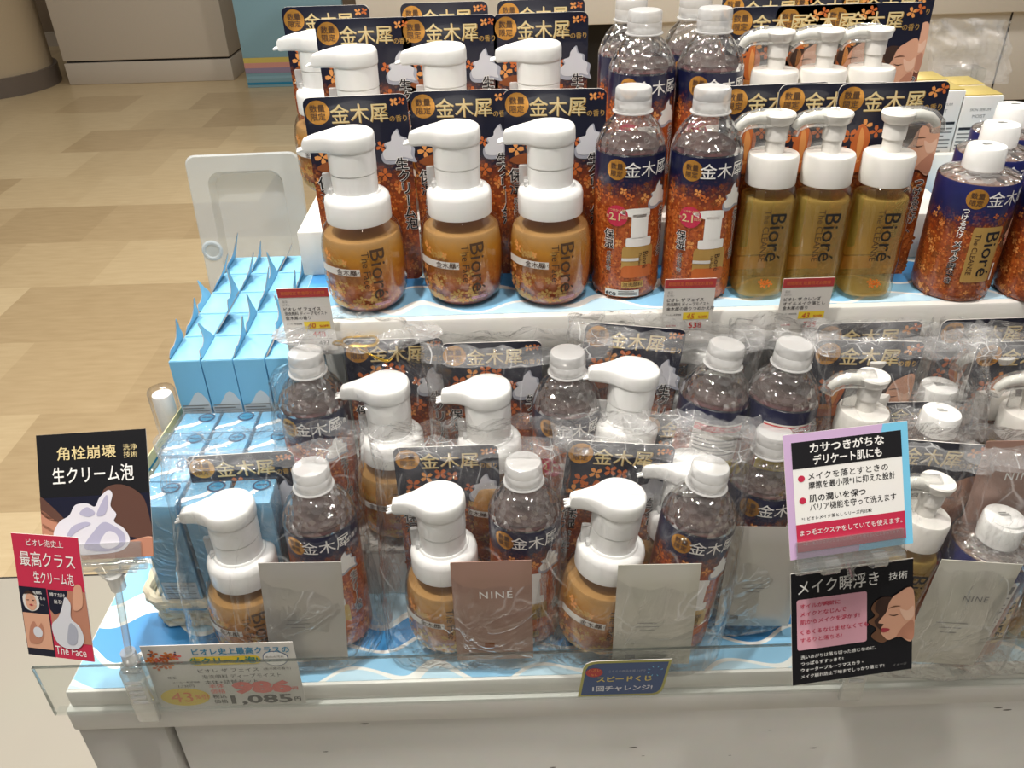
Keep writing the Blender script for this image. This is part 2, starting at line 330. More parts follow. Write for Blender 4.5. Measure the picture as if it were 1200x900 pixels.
class Art:
    """flat printed artwork: layers of 2D faces, later laid on a card or wrapped round a bottle"""
    def __init__(s): s.items = []
    def poly(s, pts, mat, layer=1):
        tri = tessellate_polygon([[Vector((p[0], p[1], 0)) for p in pts]])
        s.items.append(([(p[0], p[1]) for p in pts], [list(t) for t in tri], mat, layer)); return s
    def rect(s, x0, x1, y0, y1, mat, layer=1): return s.poly([(x0, y0), (x1, y0), (x1, y1), (x0, y1)], mat, layer)
    def rrect(s, x0, x1, y0, y1, r, mat, layer=1, n=5):
        p = []
        for cx, cy, a0 in ((x1-r, y1-r, 0), (x0+r, y1-r, 90), (x0+r, y0+r, 180), (x1-r, y0+r, 270)):
            for k in range(n+1):
                a = R_(a0 + 90*k/n); p.append((cx+r*math.cos(a), cy+r*math.sin(a)))
        return s.poly(p, mat, layer)
    def circ(s, x, y, r, mat, layer=1, n=24, ry=None):
        return s.poly([(x+r*math.cos(2*PI*i/n), y+(ry or r)*math.sin(2*PI*i/n)) for i in range(n)], mat, layer)
    def blob(s, pts, mat, layer=1, x=0, y=0, k=1., n=5): return s.poly([(x+p[0]*k, y+p[1]*k) for p in crom(pts, n)], mat, layer)
    def flower(s, x, y, r, rot, mat, layer=1):
        for q in range(4):
            a = rot + q*PI/2; c, d = math.cos(a), math.sin(a)
            pts = [(.12, .1), (.55, .30), (.95, .22), (.95, -.22), (.55, -.30), (.12, -.1)]
            s.poly([(x+r*(u*c-w*d), y+r*(u*d+w*c)) for u, w in pts], mat, layer)
        return s
    def text(s, body, x, y, size, mat, layer=2, bold=0., rot=0., anchor='c', fit=None, sp=1., asp=1., shear=0.):
        vs, fs = text2d(body, bold, sp)
        if not vs: return s
        x0, x1 = min(v[0] for v in vs), max(v[0] for v in vs)
        k = size
        kx = size*asp
        if fit: kx = fit/(x1-x0)
        ax = {'c': (x0+x1)/2, 'l': x0, 'r': x1}[anchor]; c, d = math.cos(rot), math.sin(rot); out = []
        for u, w in vs:
            w2 = (w-.36)*k; u2 = (u-ax)*kx + shear*w2; out.append((x + u2*c - w2*d, y + u2*d + w2*c))
        s.items.append((out, fs, mat, layer)); return s
    def vtext(s, body, x, y, size, mat, layer=2, bold=0., pitch=1.05, dx=0., outline=None, ob=.05):
        for i, ch in enumerate(body):
            r = -PI/2 if ch in 'ー' else 0
            if outline: s.text(ch, x+dx*i, y-i*size*pitch, size, outline, layer-1, ob, rot=r)
            s.text(ch, x+dx*i, y-i*size*pitch, size, mat, layer, bold, rot=r)
        return s
    def lay(s, b, fn, cut=None):
        for vs, fs, mat, layer in s.items:
            if cut:
                vv, ff = [], []
                for f in fs:
                    P = [vs[k] for k in f]; x0, x1 = min(p[0] for p in P), max(p[0] for p in P); q = math.floor(x0/cut)
                    while q*cut < x1:
                        c = P
                        for lim, sg in ((q*cut, 1), ((q+1)*cut, -1)):
                            o = []
                            for u, w in zip(c, c[1:]+c[:1]):
                                du, dw = (u[0]-lim)*sg, (w[0]-lim)*sg
                                if du >= 0: o.append(u)
                                if du*dw < 0: t = du/(du-dw); o.append((u[0]+(w[0]-u[0])*t, u[1]+(w[1]-u[1])*t))
                            c = o
                            if len(c) < 3: break
                        if len(c) >= 3: ff.append(list(range(len(vv), len(vv)+len(c)))); vv += c
                        q += 1
                b.add([fn(p[0], p[1], layer) for p in vv], ff, mat)
            else: b.add([fn(p[0], p[1], layer) for p in vs], fs, mat)
        return b
LAY = .00018
def flat(y=0.): return lambda a, b, l: (a, y - l*LAY, b)
def cyl(r, a0=0.): return lambda a, b, l: ((r+l*LAY)*math.sin(a/r+a0), -(r+l*LAY)*math.cos(a/r+a0), b)

# ------------------------------------------------------------------ things
def tag(o, label, cat, group=None, kind=None):
    o['label'] = label; o['category'] = cat
    if group: o['group'] = group
    if kind: o['kind'] = kind
    return o
def struct(b, name):
    o = b.build(name); o['kind'] = 'structure'; return o
def root(name):
    o = bpy.data.objects.new(name, None); o.empty_display_size = .02; C.collection.objects.link(o); return o
PROTO = {}
def dup(r):
    c = r.copy(); C.collection.objects.link(c)
    for ch in list(r.children):
        d = ch.copy(); C.collection.objects.link(d); d.parent = c
        for g in list(ch.children):
            e = g.copy(); C.collection.objects.link(e); e.parent = d
    return c
def put(kind, Mx, label, cat, group=None):
    if kind not in PROTO: PROTO[kind] = [MAKE[kind](), False]
    p = PROTO[kind]
    if not p[1]: r = p[0]; p[1] = True
    else: r = dup(p[0])
    r.matrix_world = Mx
    for k in ('group',):
        if k in r: del r[k]
    return tag(r, label, cat, group)
def TR(x, y, z, yaw=0., lean=0., tilt=0.):
    return Matrix.Translation((x, y, z)) @ Matrix.Rotation(yaw, 4, 'Z') @ Matrix.Rotation(tilt, 4, 'Y') @ Matrix.Rotation(-lean, 4, 'X')

CREAM = [(-.9, -.9), (-1.0, -.4), (-.7, -.1), (-.8, .2), (-.4, .35), (-.3, .7), (.05, 1.05), (.2, .65), (.55, .5), (.6, .15), (.95, -.1), (.9, -.6), (1.0, -.95), (.3, -.8), (-.3, -1.0)]
def face_art(a, x, y, k, l=2):
    """woman's profile with closed eyes, looking left"""
    P = lambda pts, m, q: a.blob(pts, m, q, x, y, k)
    P([(-.35, .75), (-.62, .45), (-.50, .15), (-.72, -.05), (-.45, -.35), (-.62, -.62), (-.2, -.9), (.15, -.4), (.2, .5)], 'hair_light', l)
    P([(-.30, .80), (-.50, .42), (-.36, .15), (-.52, -.05), (-.30, -.4), (.1, -.3), (.3, .6)], 'hair', l+1)
    P([(.75, .95), (.2, .85), (-.02, .62), (-.10, .35), (-.16, .2), (-.36, -.05), (-.38, -.14), (-.22, -.2), (-.3, -.33), (-.24, -.42), (-.3, -.52), (-.22, -.66), (-.05, -.82), (.3, -.74), (.75, -.9)], 'skin', l+2)
    P([(.2, -.72), (.45, -.35), (.75, -.2), (.75, -.9), (.35, -.76)], 'skin_dark', l+3)
    P([(-.28, -.34), (-.12, -.36), (-.02, -.42), (-.14, -.50), (-.28, -.48)], 'lip', l+3)
    P([(-.06, .14), (.12, .06), (.32, .12), (.12, .10)], 'hair', l+3)
    P([(-.08, .36), (.12, .44), (.34, .40), (.12, .39)], 'hair_light', l+3)
    P([(.30, .30), (.55, .20), (.75, .35), (.75, -.05), (.5, -.15)], 'skin_light', l+3)
    return a
def card_outline(w, h, r=.006):
    p = []
    for cx, cy, a0 in ((w/2-r, h-r, 0), (-w/2+r, h-r, 90), (-w/2+r, r, 180), (w/2-r, r, 270)):
        for k in range(5): a = R_(a0+22.5*k); p.append((cx+r*math.cos(a), cy+r*math.sin(a)))
    return p
def card_mesh(w, h, front, back='white_paper', t=.0008):
    b = B(); o = card_outline(w, h)
    b.add([(p[0], 0, p[1]) for p in o], [list(range(len(o)))], front)
    n = len(o)
    b.add([(p[0], 0, p[1]) for p in o] + [(p[0], t, p[1]) for p in o], [[i, (i+1) % n, n+(i+1) % n, n+i] for i in range(n)] + [[n+i for i in range(n)][::-1]], back)
    return b
def title_art(a, w, h, k=1.):
    a.circ(-w/2+.0115*k, h-.0125*k, .0102*k, 'gold_foil', 1)
    a.text('数量', -w/2+.0115*k, h-.0092*k, .0066*k, 'brown_ink', 2, .012); a.text('限定', -w/2+.0115*k, h-.0163*k, .0066*k, 'brown_ink', 2, .012)
    a.text('金木犀', -w/2+.0462*k, h-.0148*k, .0172*k, 'gold_pale', 3, .006, fit=.0485*k); a.text('金木犀', -w/2+.0468*k, h-.0154*k, .0172*k, 'gold', 2, .015, fit=.0490*k)
    a.text('の香り', -w/2+.0790*k, h-.0205*k, .0060*k, 'gold', 2, .01, fit=.0150*k)
def make_foam():
    r = root('foam_pump_bottle')
    P = [(.0, .0), (.022, .0), (.0275, .002), (.0325, .008), (.0352, .016), (.0365, .028), (.0366, .046), (.0360, .058), (.0345, .067), (.0318, .0745), (.0285, .079), (.0262, .0815), (.026, .084)]
    b = B(); b.lathe(P[1:], 'clear_pet', 48, cap1=False); body = b.build('body', r)
    q = [(x*.955, z if i else .0012) for i, (x, z) in enumerate(P[1:9])] + [(.0320, .0685)]
    b = B(); b.lathe(q, 'liquid_amber', 48); b.build('liquid', body)
    a = Art()
    rc = .0366
    # clear window of print: paler panel at right holds the brand name
    a.text('Bioré', .0155, .041, .0185, 'brown_ink', 3, .004, rot=-PI/2, asp=1.15); a.text('The Face', .0045, .046, .0092, 'brown_ink', 3, 0, rot=-PI/2)
    a.rect(-.044, -.0015, .041, .0475, 'white_paper', 2); a.text('金木犀', -.0135, .0442, .0062, 'brown_ink', 3, .01); a.text('の香り', -.0055, .0440, .0035, 'brown_ink', 3)
    rnd = random.Random(3)
    for i in range(84):
        x = rnd.uniform(-.045, -.002) if i < 64 else rnd.uniform(-.002, .012); z = .010 + .05*rnd.random()**(2.2 if i < 70 else 3.5)
        if .038 < z < .050: continue
        a.flower(x, z, rnd.uniform(.0018, .0042), rnd.random()*2, rnd.choice(['gold', 'orange_pale', 'gold']), 1)
    a.rrect(.008, .024, .0105, .0135, .0014, 'pink_light', 2); a.text('ディープモイスト', .016, .012, .0024, 'brown_ink', 3); a.text('泡洗顔料', .016, .0165, .0030, 'brown_ink', 3)
    def wrap(x, z, l):     # follow the real profile of the wall
        rr = rc
        for (r0, z0), (r1, z1) in zip(P[1:], P[2:]):
            if z0 <= z <= z1: rr = r0 + (r1-r0)*(z-z0)/max(z1-z0, 1e-6)
        t = x/rc; rr = rr + l*LAY + .0001; return (rr*math.sin(t), -rr*math.cos(t), z)
    b = B(); a.lay(b, wrap, .003); b.build('print', body)
    b = B(); b.lathe([(.0268, .0795), (.0278, .0800), (.0280, .0815), (.0280, .0965), (.0272, .1000), (.0250, .1025), (.0215, .1035), (.0205, .1050)], 'white_plastic', 48); b.build('collar', r)
    b = B(); b.lathe([(.0192, .103), (.0192, .1200), (.0188, .1204), (.0188, .1210), (.0196, .1214), (.0198, .142)], 'white_plastic', 40); b.build('pump_sleeve', r)
    out = []
    rr = .0208
    for i in range(29):
        an = R_(-128 + 256*i/28); out.append((rr*math.cos(an), rr*math.sin(an)))
    out += crom([(-.0128, .0164), (-.0190, .0108), (-.0270, .0066), (-.0345, .0048), (-.0390, .0042)], 3, False)[1:]
    out += crom([(-.0390, -.0042), (-.0345, -.0048), (-.0270, -.0066), (-.0190, -.0108), (-.0128, -.0164)], 3, False)[:-1]
    def droop(p, z, k):
        d = max(0, -p[0]-.010); return (p[0]*k, p[1]*k, z - 4.6*d*d*(1 if z > .147 else .25))
    rings = []
    for z, k in ((.1395, .93), (.1402, .975), (.1418, 1.), (.1490, 1.), (.1515, .985), (.1532, .95), (.1545, .86), (.1552, .68), (.1556, .4), (.1557, .1)): rings.append([droop(p, z, k) for p in out])
    b = B(); b.rings(rings, 'white_plastic')
    for yy in (-.0028, 0, .0028): b.tube([(-.037, yy, .1418), (-.0408, yy*1.25, .1408), (-.0432, yy*1.4, .1402)], [.0016, .0013, .0010], 'white_plastic', 8)
    b.build('pump_head', r, 50)
    b = B(); b.box(-.0265, -.0190, -.0022, .0022, .1025, .1205, 'frosted_cap', .0012); b.box(-.0225, -.0185, -.008, .008, .1040, .1085, 'frosted_cap', .001); b.build('stopper_clip', r)
    w, h = .088, .172
    b = card_mesh(w, h, 'card_print'); a = Art(); title_art(a, w, h)
    rnd = random.Random(5)
    for x, z, s in ((-.018, .1405, .006), (-.006, .1435, .006), (.004, .1410, .0055), (-.030, .133, .007), (-.034, .121, .007), (.0325, .1655, .0038), (.0390, .1660, .0034), (-.024, .126, .005), (.018, .128, .005)):
        a.flower(x, z, s, rnd.random(), rnd.choice(['orange_flower', 'orange_pale']), 1)
    for i in range(70):
        a.flower(rnd.uniform(-.042, .042), rnd.uniform(.004, .105), rnd.uniform(.0025, .006), rnd.random()*2, rnd.choice(['orange_flower', 'orange_pale', 'petal_brown', 'orange_flower']), 1)
    a.blob([(-1, 0), (-.3, .35), (.5, .4), (1, .1), (.4, -.2), (-.5, -.3)], 'petal_brown', 2, -.026, .112, .014)
    a.blob([(0, 1), (.45, .4), (.4, -.4), (0, -1), (-.35, -.3), (-.3, .4)], 'orange_flower', 2, -.016, .122, .012)
    a.blob(CREAM, 'cream_shade', 2, .0325, .127, .0150); a.blob([(p[0]*.85-.05, p[1]*.85+.08) for p in CREAM], 'cream_white', 3, .0325, .127, .0150)
    a.vtext('生クリーム泡', .0345, .112, .0118, 'ink_black', 5, .012, .95, outline='ink_white', ob=.05, dx=.0008)
    a.vtext('保湿', -.0345, .098, .0125, 'ink_black', 5, .014, .98, outline='ink_white', ob=.05)
    a.vtext('成分配合', -.0340, .0745, .0066, 'ink_black', 5, .008, 1.0, outline='ink_white', ob=.05)
    a.lay(b, flat()); o = b.build('backing_card', r); o.location = (.004, .041, 0)
    return r
def mini_foam(a, x, z, k, l=3):
    R2 = lambda x0, x1, y0, y1, m, q: a.rect(x+x0*k, x+x1*k, z+y0*k, z+y1*k, m, q)
    a.rrect(x-.5*k, x+.5*k, z, z+1.05*k, .14*k, 'gold', l); a.rrect(x-.5*k, x+.5*k, z, z+.40*k, .14*k, 'orange_flower', l+1)
    a.rrect(x-.4*k, x+.4*k, z+1.03*k, z+1.32*k, .06*k, 'ink_white', l+1); R2(-.26, .26, 1.3, 2.05, 'ink_white', l+1)
    a.blob([(-.62, .04), (-.3, .16), (.24, .14), (.3, .0), (.24, -.12), (-.26, -.1)], 'ink_white', l+1, x, z+2.08*k, k)
    R2(-.5, .02, .56, .66, 'white_paper', l+2)
    a.text('Bioré', x+.24*k, z+.56*k, .26*k, 'brown_ink', l+2, 0, rot=-PI/2); a.text('The Face', x+.06*k, z+.60*k, .12*k, 'brown_ink', l+2, 0, rot=-PI/2)
RP = [(.0255, .0), (.0288, .003), (.0300, .008), (.0300, .130), (.0296, .1335), (.0272, .1400), (.0225, .1490), (.0165, .1555), (.0135, .1590), (.0128, .1605), (.0128, .1640)]
def make_refill():
    r = root('refill_bottle')
    b = B(); b.lathe(RP[3:], 'clear_facet', 48, cap0=False, cap1=False); body = b.build('body', r)
    b = B(); b.lathe([(.0250, .0005), (.0285, .004), (.0290, .010), (.0290, .1335), (.0285, .1355)], 'liquid_pink', 40); b.build('liquid', body)
    b = B(); n = 48; rings = []
    for z, rd in ((.1615, .0146), (.1622, .0150), (.1690, .0150), (.1700, .0146), (.1710, .0149), (.1775, .0147), (.1790, .0136), (.1794, .0120)):
        rings.append([((rd+(.0002 if i % 2 else 0))*math.cos(2*PI*i/n), (rd+(.0002 if i % 2 else 0))*math.sin(2*PI*i/n), z) for i in range(n)])
    b.rings(rings, 'frosted_cap'); b.lathe([(.0165, .1596), (.0168, .1602), (.0165, .1608)], 'frosted_cap', 40); cap = b.build('cap', r)
    b = B(); b.lathe(RP[:4] + [(.0298, .1315)], 'label_print', 48, cap1=False)
    a = Art(); h = .130
    a.circ(-.0185, h-.0110, .0088, 'gold_foil', 1); a.text('数量', -.0185, h-.0083, .0055, 'brown_ink', 2, .01); a.text('限定', -.0185, h-.0143, .0055, 'brown_ink', 2, .01)
    a.text('金木犀', .0085, h-.0110, .0138, 'ink_white', 2, .012); a.text('の香り', .0335, h-.0125, .0052, 'ink_white', 2)
    rnd = random.Random(9)
    for i in range(90):
        z = rnd.uniform(.003, .108); a.flower(rnd.uniform(-.046, .046), z, rnd.uniform(.002, .0042), rnd.random()*2, rnd.choice(['orange_flower', 'orange_pale', 'petal_brown', 'orange_flower']), 1)
    a.blob(CREAM, 'cream_shade', 2, .0215, .0955, .0115); a.blob([(p[0]*.85-.05, p[1]*.85+.08) for p in CREAM], 'ink_white', 3, .0215, .0955, .0115)
    a.circ(-.0165, .0795, .0094, 'pink_red', 4); a.text('つめかえ用', -.0165, .0845, .0026, 'gold_pale', 5); a.text('2.1', -.0185, .0788, .0092, 'gold_pale', 5, .015); a.text('約', -.0248, .0785, .003, 'gold_pale', 5); a.text('回分', -.0100, .0785, .003, 'gold_pale', 5)
    mini_foam(a, .0035, .0225, .0285, 3)
    a.vtext('保湿', -.0225, .0625, .0090, 'ink_black', 8, .012, .98, outline='ink_white', ob=.06); a.vtext('成分配合', -.0222, .0445, .0046, 'ink_black', 8, .006, .98, outline='ink_white', ob=.06)
    a.vtext('生クリーム泡', .0262, .0800, .0080, 'ink_black', 8, .010, .95, outline='ink_white', ob=.06)
    a.rect(-.010, .010, .0125, .0190, 'gold', 3); a.text('泡洗顔料', 0, .0158, .0045, 'brown_ink', 4)
    a.rect(-.0245, .006, .0040, .0105, 'white_paper', 4); a.text('eco', -.0190, .0072, .0068, 'ink_black', 5, .02)
    for q in range(3): a.rect(-.0125, .0045-.003*(q == 2), .0056+.0016*q, .0063+.0016*q, 'ink_grey', 5)
    # back panel of the label
    rb = .0300*PI
    A2 = Art(); A2.rect(-.022, .022, .010, .118, 'white_paper', 1); A2.rect(-.0215, .0215, .1105, .1165, 'red_ink', 2); A2.text('つめかえ用ご使用方法', 0, .1135, .0040, 'ink_white', 3)
    for q in range(5): A2.rect(-.0195, .0195-.004*(q % 2), .1020-.0034*q, .1034-.0034*q, 'ink_grey', 2)
    A2.rect(-.0215, .0215, .0700, .0820, 'yellow_ink', 2); A2.text('泡ポンプ専用', 0, .076, .0055, 'brown_ink', 3)
    for q in range(13): A2.rect(-.0195, .0195-.005*(q % 3 == 1), .0645-.0036*q, .0658-.0036*q, 'pink_red' if q < 3 else 'ink_grey', 2)
    a.lay(b, cyl(.0300), .003); A2.lay(b, cyl(.0300, PI), .003); b.build('label', r)
    return r
def make_oil():
    r = root('oil_pump_bottle')
    P = [(.0215, .0), (.0232, .0025), (.0236, .008), (.0228, .022), (.0234, .034), (.0227, .048), (.0234, .062), (.0228, .076), (.0232, .088), (.0226, .0945), (.0200, .0995), (.0175, .1015), (.0172, .105)]
    b = B(); b.lathe(P, 'oil_clear', 40, cap1=False, sq=2.9); body = b.build('body', r)
    b = B(); b.lathe([(.0205, .003), (.0212, .009), (.0205, .022), (.0212, .034), (.0205, .048), (.0212, .062), (.0205, .076), (.0208, .0880), (.020, .0900)], 'oil_fill', 40, sq=2.9); b.build('liquid', body)
    b = B(); a = Art(); a.rrect(-.0150, .0150, .026, .0870, .004, 'oil_panel', 0); a.rrect(-.0125, -.0055, .034, .0840, .002, 'olive_dark', 1); a.rect(-.004, .004, .078, .087, 'gold_pale', 1); a.rrect(-.0150, .0150, .012, .0245, .002, 'orange_pale', 0); a.lay(b, flat(.0185)); b.build('back_label', body)
    a = Art(); yy = -.0206
    a.text('Bioré', .0030, .060, .0185, 'ink_black', 6, .003, rot=-PI/2, asp=1.1); a.text('The CLEANSE', -.0068, .062, .0078, 'brown_ink', 6, 0, rot=-PI/2)
    a.text('オイルメイク落とし', .0, .0255, .0032, 'brown_ink', 3)
    for q, (x, z) in enumerate(((-.004, .019), (.0005, .0185), (-.0015, .0155), (.0035, .0165))): a.flower(x, z, .003, q, 'orange_ink', 2)
    b = B(); a.lay(b, flat(-.0236)); b.build('print', body)
    b = B(); b.lathe([(.0200, .1005), (.0208, .1012), (.0210, .1030), (.0210, .1235), (.0200, .1258), (.0172, .1265), (.0085, .1268)], 'pearl_plastic', 40); b.build('collar', r)
    b = B(); b.lathe([(.0078, .1262), (.0078, .1370), (.0090, .1374), (.0094, .1500), (.0088, .1512)], 'pearl_plastic', 24); b.build('pump_stem', r)
    b = B(); b.lathe([(.0092, .1495), (.0118, .1515), (.0130, .1560), (.0134, .1575), (.0125, .1590), (.006, .1594)], 'pearl_plastic', 24)
    b.tube([(-.006, 0, .1545), (-.0180, 0, .1552), (-.0265, 0, .1532), (-.0315, 0, .1492), (-.0330, 0, .1462)], [.0052, .0047, .0042, .0036, .0032], 'pearl_plastic', 12)
    b.build('pump_head', r)
    b = B(); b.tube([(.0, 0, .1540), (-.0180, 0, .1548), (-.0275, 0, .1525), (-.0335, 0, .1475), (-.0350, 0, .1420)], [.0086, .0078, .0070, .0064, .0060], 'clear_clip', 14)
    b.box(-.020, -.006, -.0012, .0012, .1290, .1500, 'clear_clip', .0005); b.build('spout_cover', r)
    w, h = .092, .174
    b = card_mesh(w, h, 'card_print'); a = Art(); title_art(a, w, h, 1.03)
    rnd = random.Random(8)
    for x, z, s in ((-.018, .139, .006), (-.008, .134, .0055), (.004, .142, .005), (-.030, .131, .007), (-.036, .119, .006), (.034, .1655, .005), (.041, .168, .0045), (-.020, .123, .006)): a.flower(x, z, s, rnd.random(), rnd.choice(['orange_flower', 'orange_pale']), 1)
    for i in range(70): a.flower(rnd.uniform(-.044, .044), rnd.uniform(.004, .095), rnd.uniform(.0025, .006), rnd.random()*2, rnd.choice(['orange_flower', 'orange_pale', 'petal_brown', 'orange_flower']), 1)
    a.blob([(0, 1), (.5, .4), (.42, -.4), (.1, -1), (-.38, -.3), (-.3, .4)], 'orange_flower', 2, -.021, .124, .017); a.blob([(0, 1), (.3, .2), (.1, -1), (-.1, .0)], 'orange_pale', 3, -.021, .124, .014)
    a.blob([(-1.1, .1), (-.3, .45), (.6, .4), (1.1, -.05), (.4, -.3), (-.6, -.3)], 'orange_flower', 3, -.025, .104, .016); a.blob([(-.9, .15), (-.2, .38), (.5, .3), (.1, .1)], 'orange_pale', 4, -.025, .105, .015)
    face_art(a, .0275, .118, .0240, 2)
    a.vtext('つけるだけ、', .0390, .088, .0092, 'ink_black', 8, .01, .92, outline='ink_white', ob=.05); a.vtext('メイク瞬浮き', .0265, .088, .0098, 'ink_black', 8, .014, .95, outline='ink_white', ob=.05)
    a.lay(b, flat()); o = b.build('backing_card', r); o.location = (.006, .030, 0)
    return r
def make_cleanse_refill():
    r = root('cleanse_refill_bottle')
    rr = .0325
    b = B(); b.lathe([(.0322, .1035), (.0312, .1060), (.0240, .1085), (.0175, .1095), (.0150, .1115), (.0148, .1130)], 'clear_facet', 44, cap0=False, cap1=False); body = b.build('body', r)
    b = B(); b.lathe([(.0295, .001), (.0316, .006), (.0316, .1025), (.0312, .1045)], 'liquid_pink', 40); b.build('liquid', body)
    b = B(); b.lathe([(.0152, .1100), (.0158, .1105), (.0160, .1150), (.0154, .1270), (.0146, .1288), (.0120, .1295)], 'white_plastic', 40)
    a = Art()
    for q in range(3): a.rect(-.004, .004-.002*(q == 2), -.0012+.0018*q, -.0002+.0018*q, 'ink_grey', 0)
    a.lay(b, lambda x, y, l: (x, y, .1297)); b.build('cap', r)
    b = B(); b.lathe([(.0290, .0), (.0314, .003), (.0325, .008), (.0326, .1030), (.0321, .1048)], 'label_print_cleanse', 48, cap1=False)
    a = Art(); h = .105
    a.circ(-.0120, h-.0115, .0085, 'gold_foil', 1); a.text('数量', -.0120, h-.0088, .0054, 'brown_ink', 2, .01); a.text('限定', -.0120, h-.0148, .0054, 'brown_ink', 2, .01)
    a.text('金木犀', .0165, h-.0115, .0140, 'ink_white', 2, .012)
    rnd = random.Random(4)
    for i in range(110): a.flower(rnd.uniform(-.05, .05), rnd.uniform(.003, .080), rnd.uniform(.0018, .0036), rnd.random()*2, rnd.choice(['orange_flower', 'orange_pale', 'petal_brown', 'petal_brown']), 1)
    a.rrect(-.0085, .0165, .020, .070, .002, 'gold', 3); a.text('Bioré', .0090, .0455, .0165, 'ink_black', 4, .006, rot=-PI/2, asp=1.15); a.text('The CLEANSE', -.0035, .0455, .0062, 'brown_ink', 4, 0, rot=-PI/2)
    a.vtext('つけるだけ、', -.0175, .083, .0056, 'ink_white', 5, .02, .95); a.vtext('メイク瞬浮き', -.0175, .0535, .0068, 'ink_black', 6, .016, .98, outline='ink_white', ob=.08)
    face_art(a, .0285, .062, .0150, 2); a.rect(.0180, .0200, .020, .036, 'ink_white', 3)
    A2 = Art(); A2.rect(-.024, .024, .008, .094, 'white_paper', 1); A2.rect(-.0215, -.004, .082, .090, 'tag_red', 2); A2.rect(.002, .0215, .082, .090, 'ink_grey', 2)
    for q in range(18): A2.rect(-.0215, .0215-.006*(q % 4 == 1), .0770-.0038*q, .0783-.0038*q, 'ink_grey', 2)
    a.lay(b, cyl(.0326), .003); A2.lay(b, cyl(.0326, PI), .003); b.build('label', r)
    return r
def make_sachet(mat, art):
    def mk():
        r = root('sample_sachet'); w, h = .064, .106; b = B(); n, m = 14, 18; vs = []
        for sgn in (-1, 1):
            for j in range(m+1):
                for i in range(n+1):
                    u, v = i/n, j/m; k = max(0, min(1, min(u, 1-u)/.14))*max(0, min(1, min(v, 1-v)/.12)); k = k*k*(3-2*k)
                    vs.append(((u-.5)*w, sgn*(.0003 + .0024*k), v*h))
        q = (n+1)*(m+1); fs = []
        for j in range(m):
            for i in range(n):
                p = j*(n+1)+i; fs.append([p, p+1, p+n+2, p+n+1]); fs.append([q+p+n+1, q+p+n+2, q+p+1, q+p])
        ed = [i for i in range(n+1)] + [(j+1)*(n+1)+n for j in range(m)] + [m*(n+1)+i for i in range(n-1, -1, -1)] + [j*(n+1) for j in range(m-1, 0, -1)]
        for x, y in zip(ed, ed[1:]+ed[:1]): fs.append([y, x, q+x, q+y])
        b.add(vs, fs, mat, True); b.build('pouch', r)
        a = Art(); art(a); b = B(); a.lay(b, flat(-.0028)); b.build('print', r); return r
    return mk
def art_nine(a): a.text('NINE', .003, .074, .0105, 'ink_white', 1, .004, sp=1.2); a.rect(-.008, .000, .0165, .0215, 'petal_brown', 1)
def art_silver(a):
    for q, wd in enumerate((.016, .019, .012)): a.rect(-wd/2-.006, wd/2-.006, .048-.004*q, .0486-.004*q, 'ink_grey', 1)
    a.rect(-.022, -.014, .010, .0145, 'ink_grey', 1)
def art_cream(a):
    a.text('NINE', .006, .072, .0080, 'ink_grey', 1, .0, sp=1.2)
    for q, wd in enumerate((.026, .018, .014)): a.rect(-wd/2-.004, wd/2-.004, .046-.005*q, .0467-.005*q, 'ink_grey', 1)
def make_box():
    r = root('blue_carton'); w, d, h = .0286, .0460, .128
    b = B(); b.box(-w/2, w/2, -d/2, d/2, 0, h, 'box_blue', .0006)
    a = Art(); pts = [(-w/2+.0006, .004), (w/2-.0006, .004), (w/2-.0006, .082)] + [(w/2-.0006-(w-.0012)*k/10, .082+.010*math.sin(PI*k/10)-.004*k/10+.006*math.sin(2*PI*k/10)) for k in range(1, 11)]
    a.poly(pts, 'text_panel', 1)
    for q in range(24): a.rect(-w/2+.002, w/2-.002-.005*(q % 3 == 1), .010+.0030*q, .0110+.0030*q, 'ink_grey', 2)
    a.lay(b, flat(-d/2))
    b.box(-w/2+.0012, w/2-.0004, -d/2+.0008, d/2-.0010, h-.0002, h+.0006, 'box_blue_lit', .0003); b.build('carton', r)  # top plate in a paler blue, the ceiling light painted into its colour
    b = B(); n = 8; sh = [(0, 0), (.036, 0), (.037, .010), (.033, .018), (.030, .031), (.0275, .034), (.025, .026), (.020, .015), (.010, .010), (.002, .011)]
    o = [p[:2] for p in crom(sh, 3)]; tri = tessellate_polygon([[Vector((p[0], p[1], 0)) for p in o]]); t = .0007
    def bend(p, s): return (-w/2 - .0042*(max(0, p[1])/.034)**1.4 + s*t, -d/2+.005+p[0], h+p[1])
    N = len(o); b.add([bend(p, 0) for p in o], [list(x) for x in tri], 'card_inside'); b.add([bend(p, 1) for p in o], [list(x) for x in tri], 'box_blue')
    b.add([bend(p, 0) for p in o]+[bend(p, 1) for p in o], [[i, (i+1) % N, N+(i+1) % N, N+i] for i in range(N)], 'card_inside'); b.build('torn_flap', r)
    return r
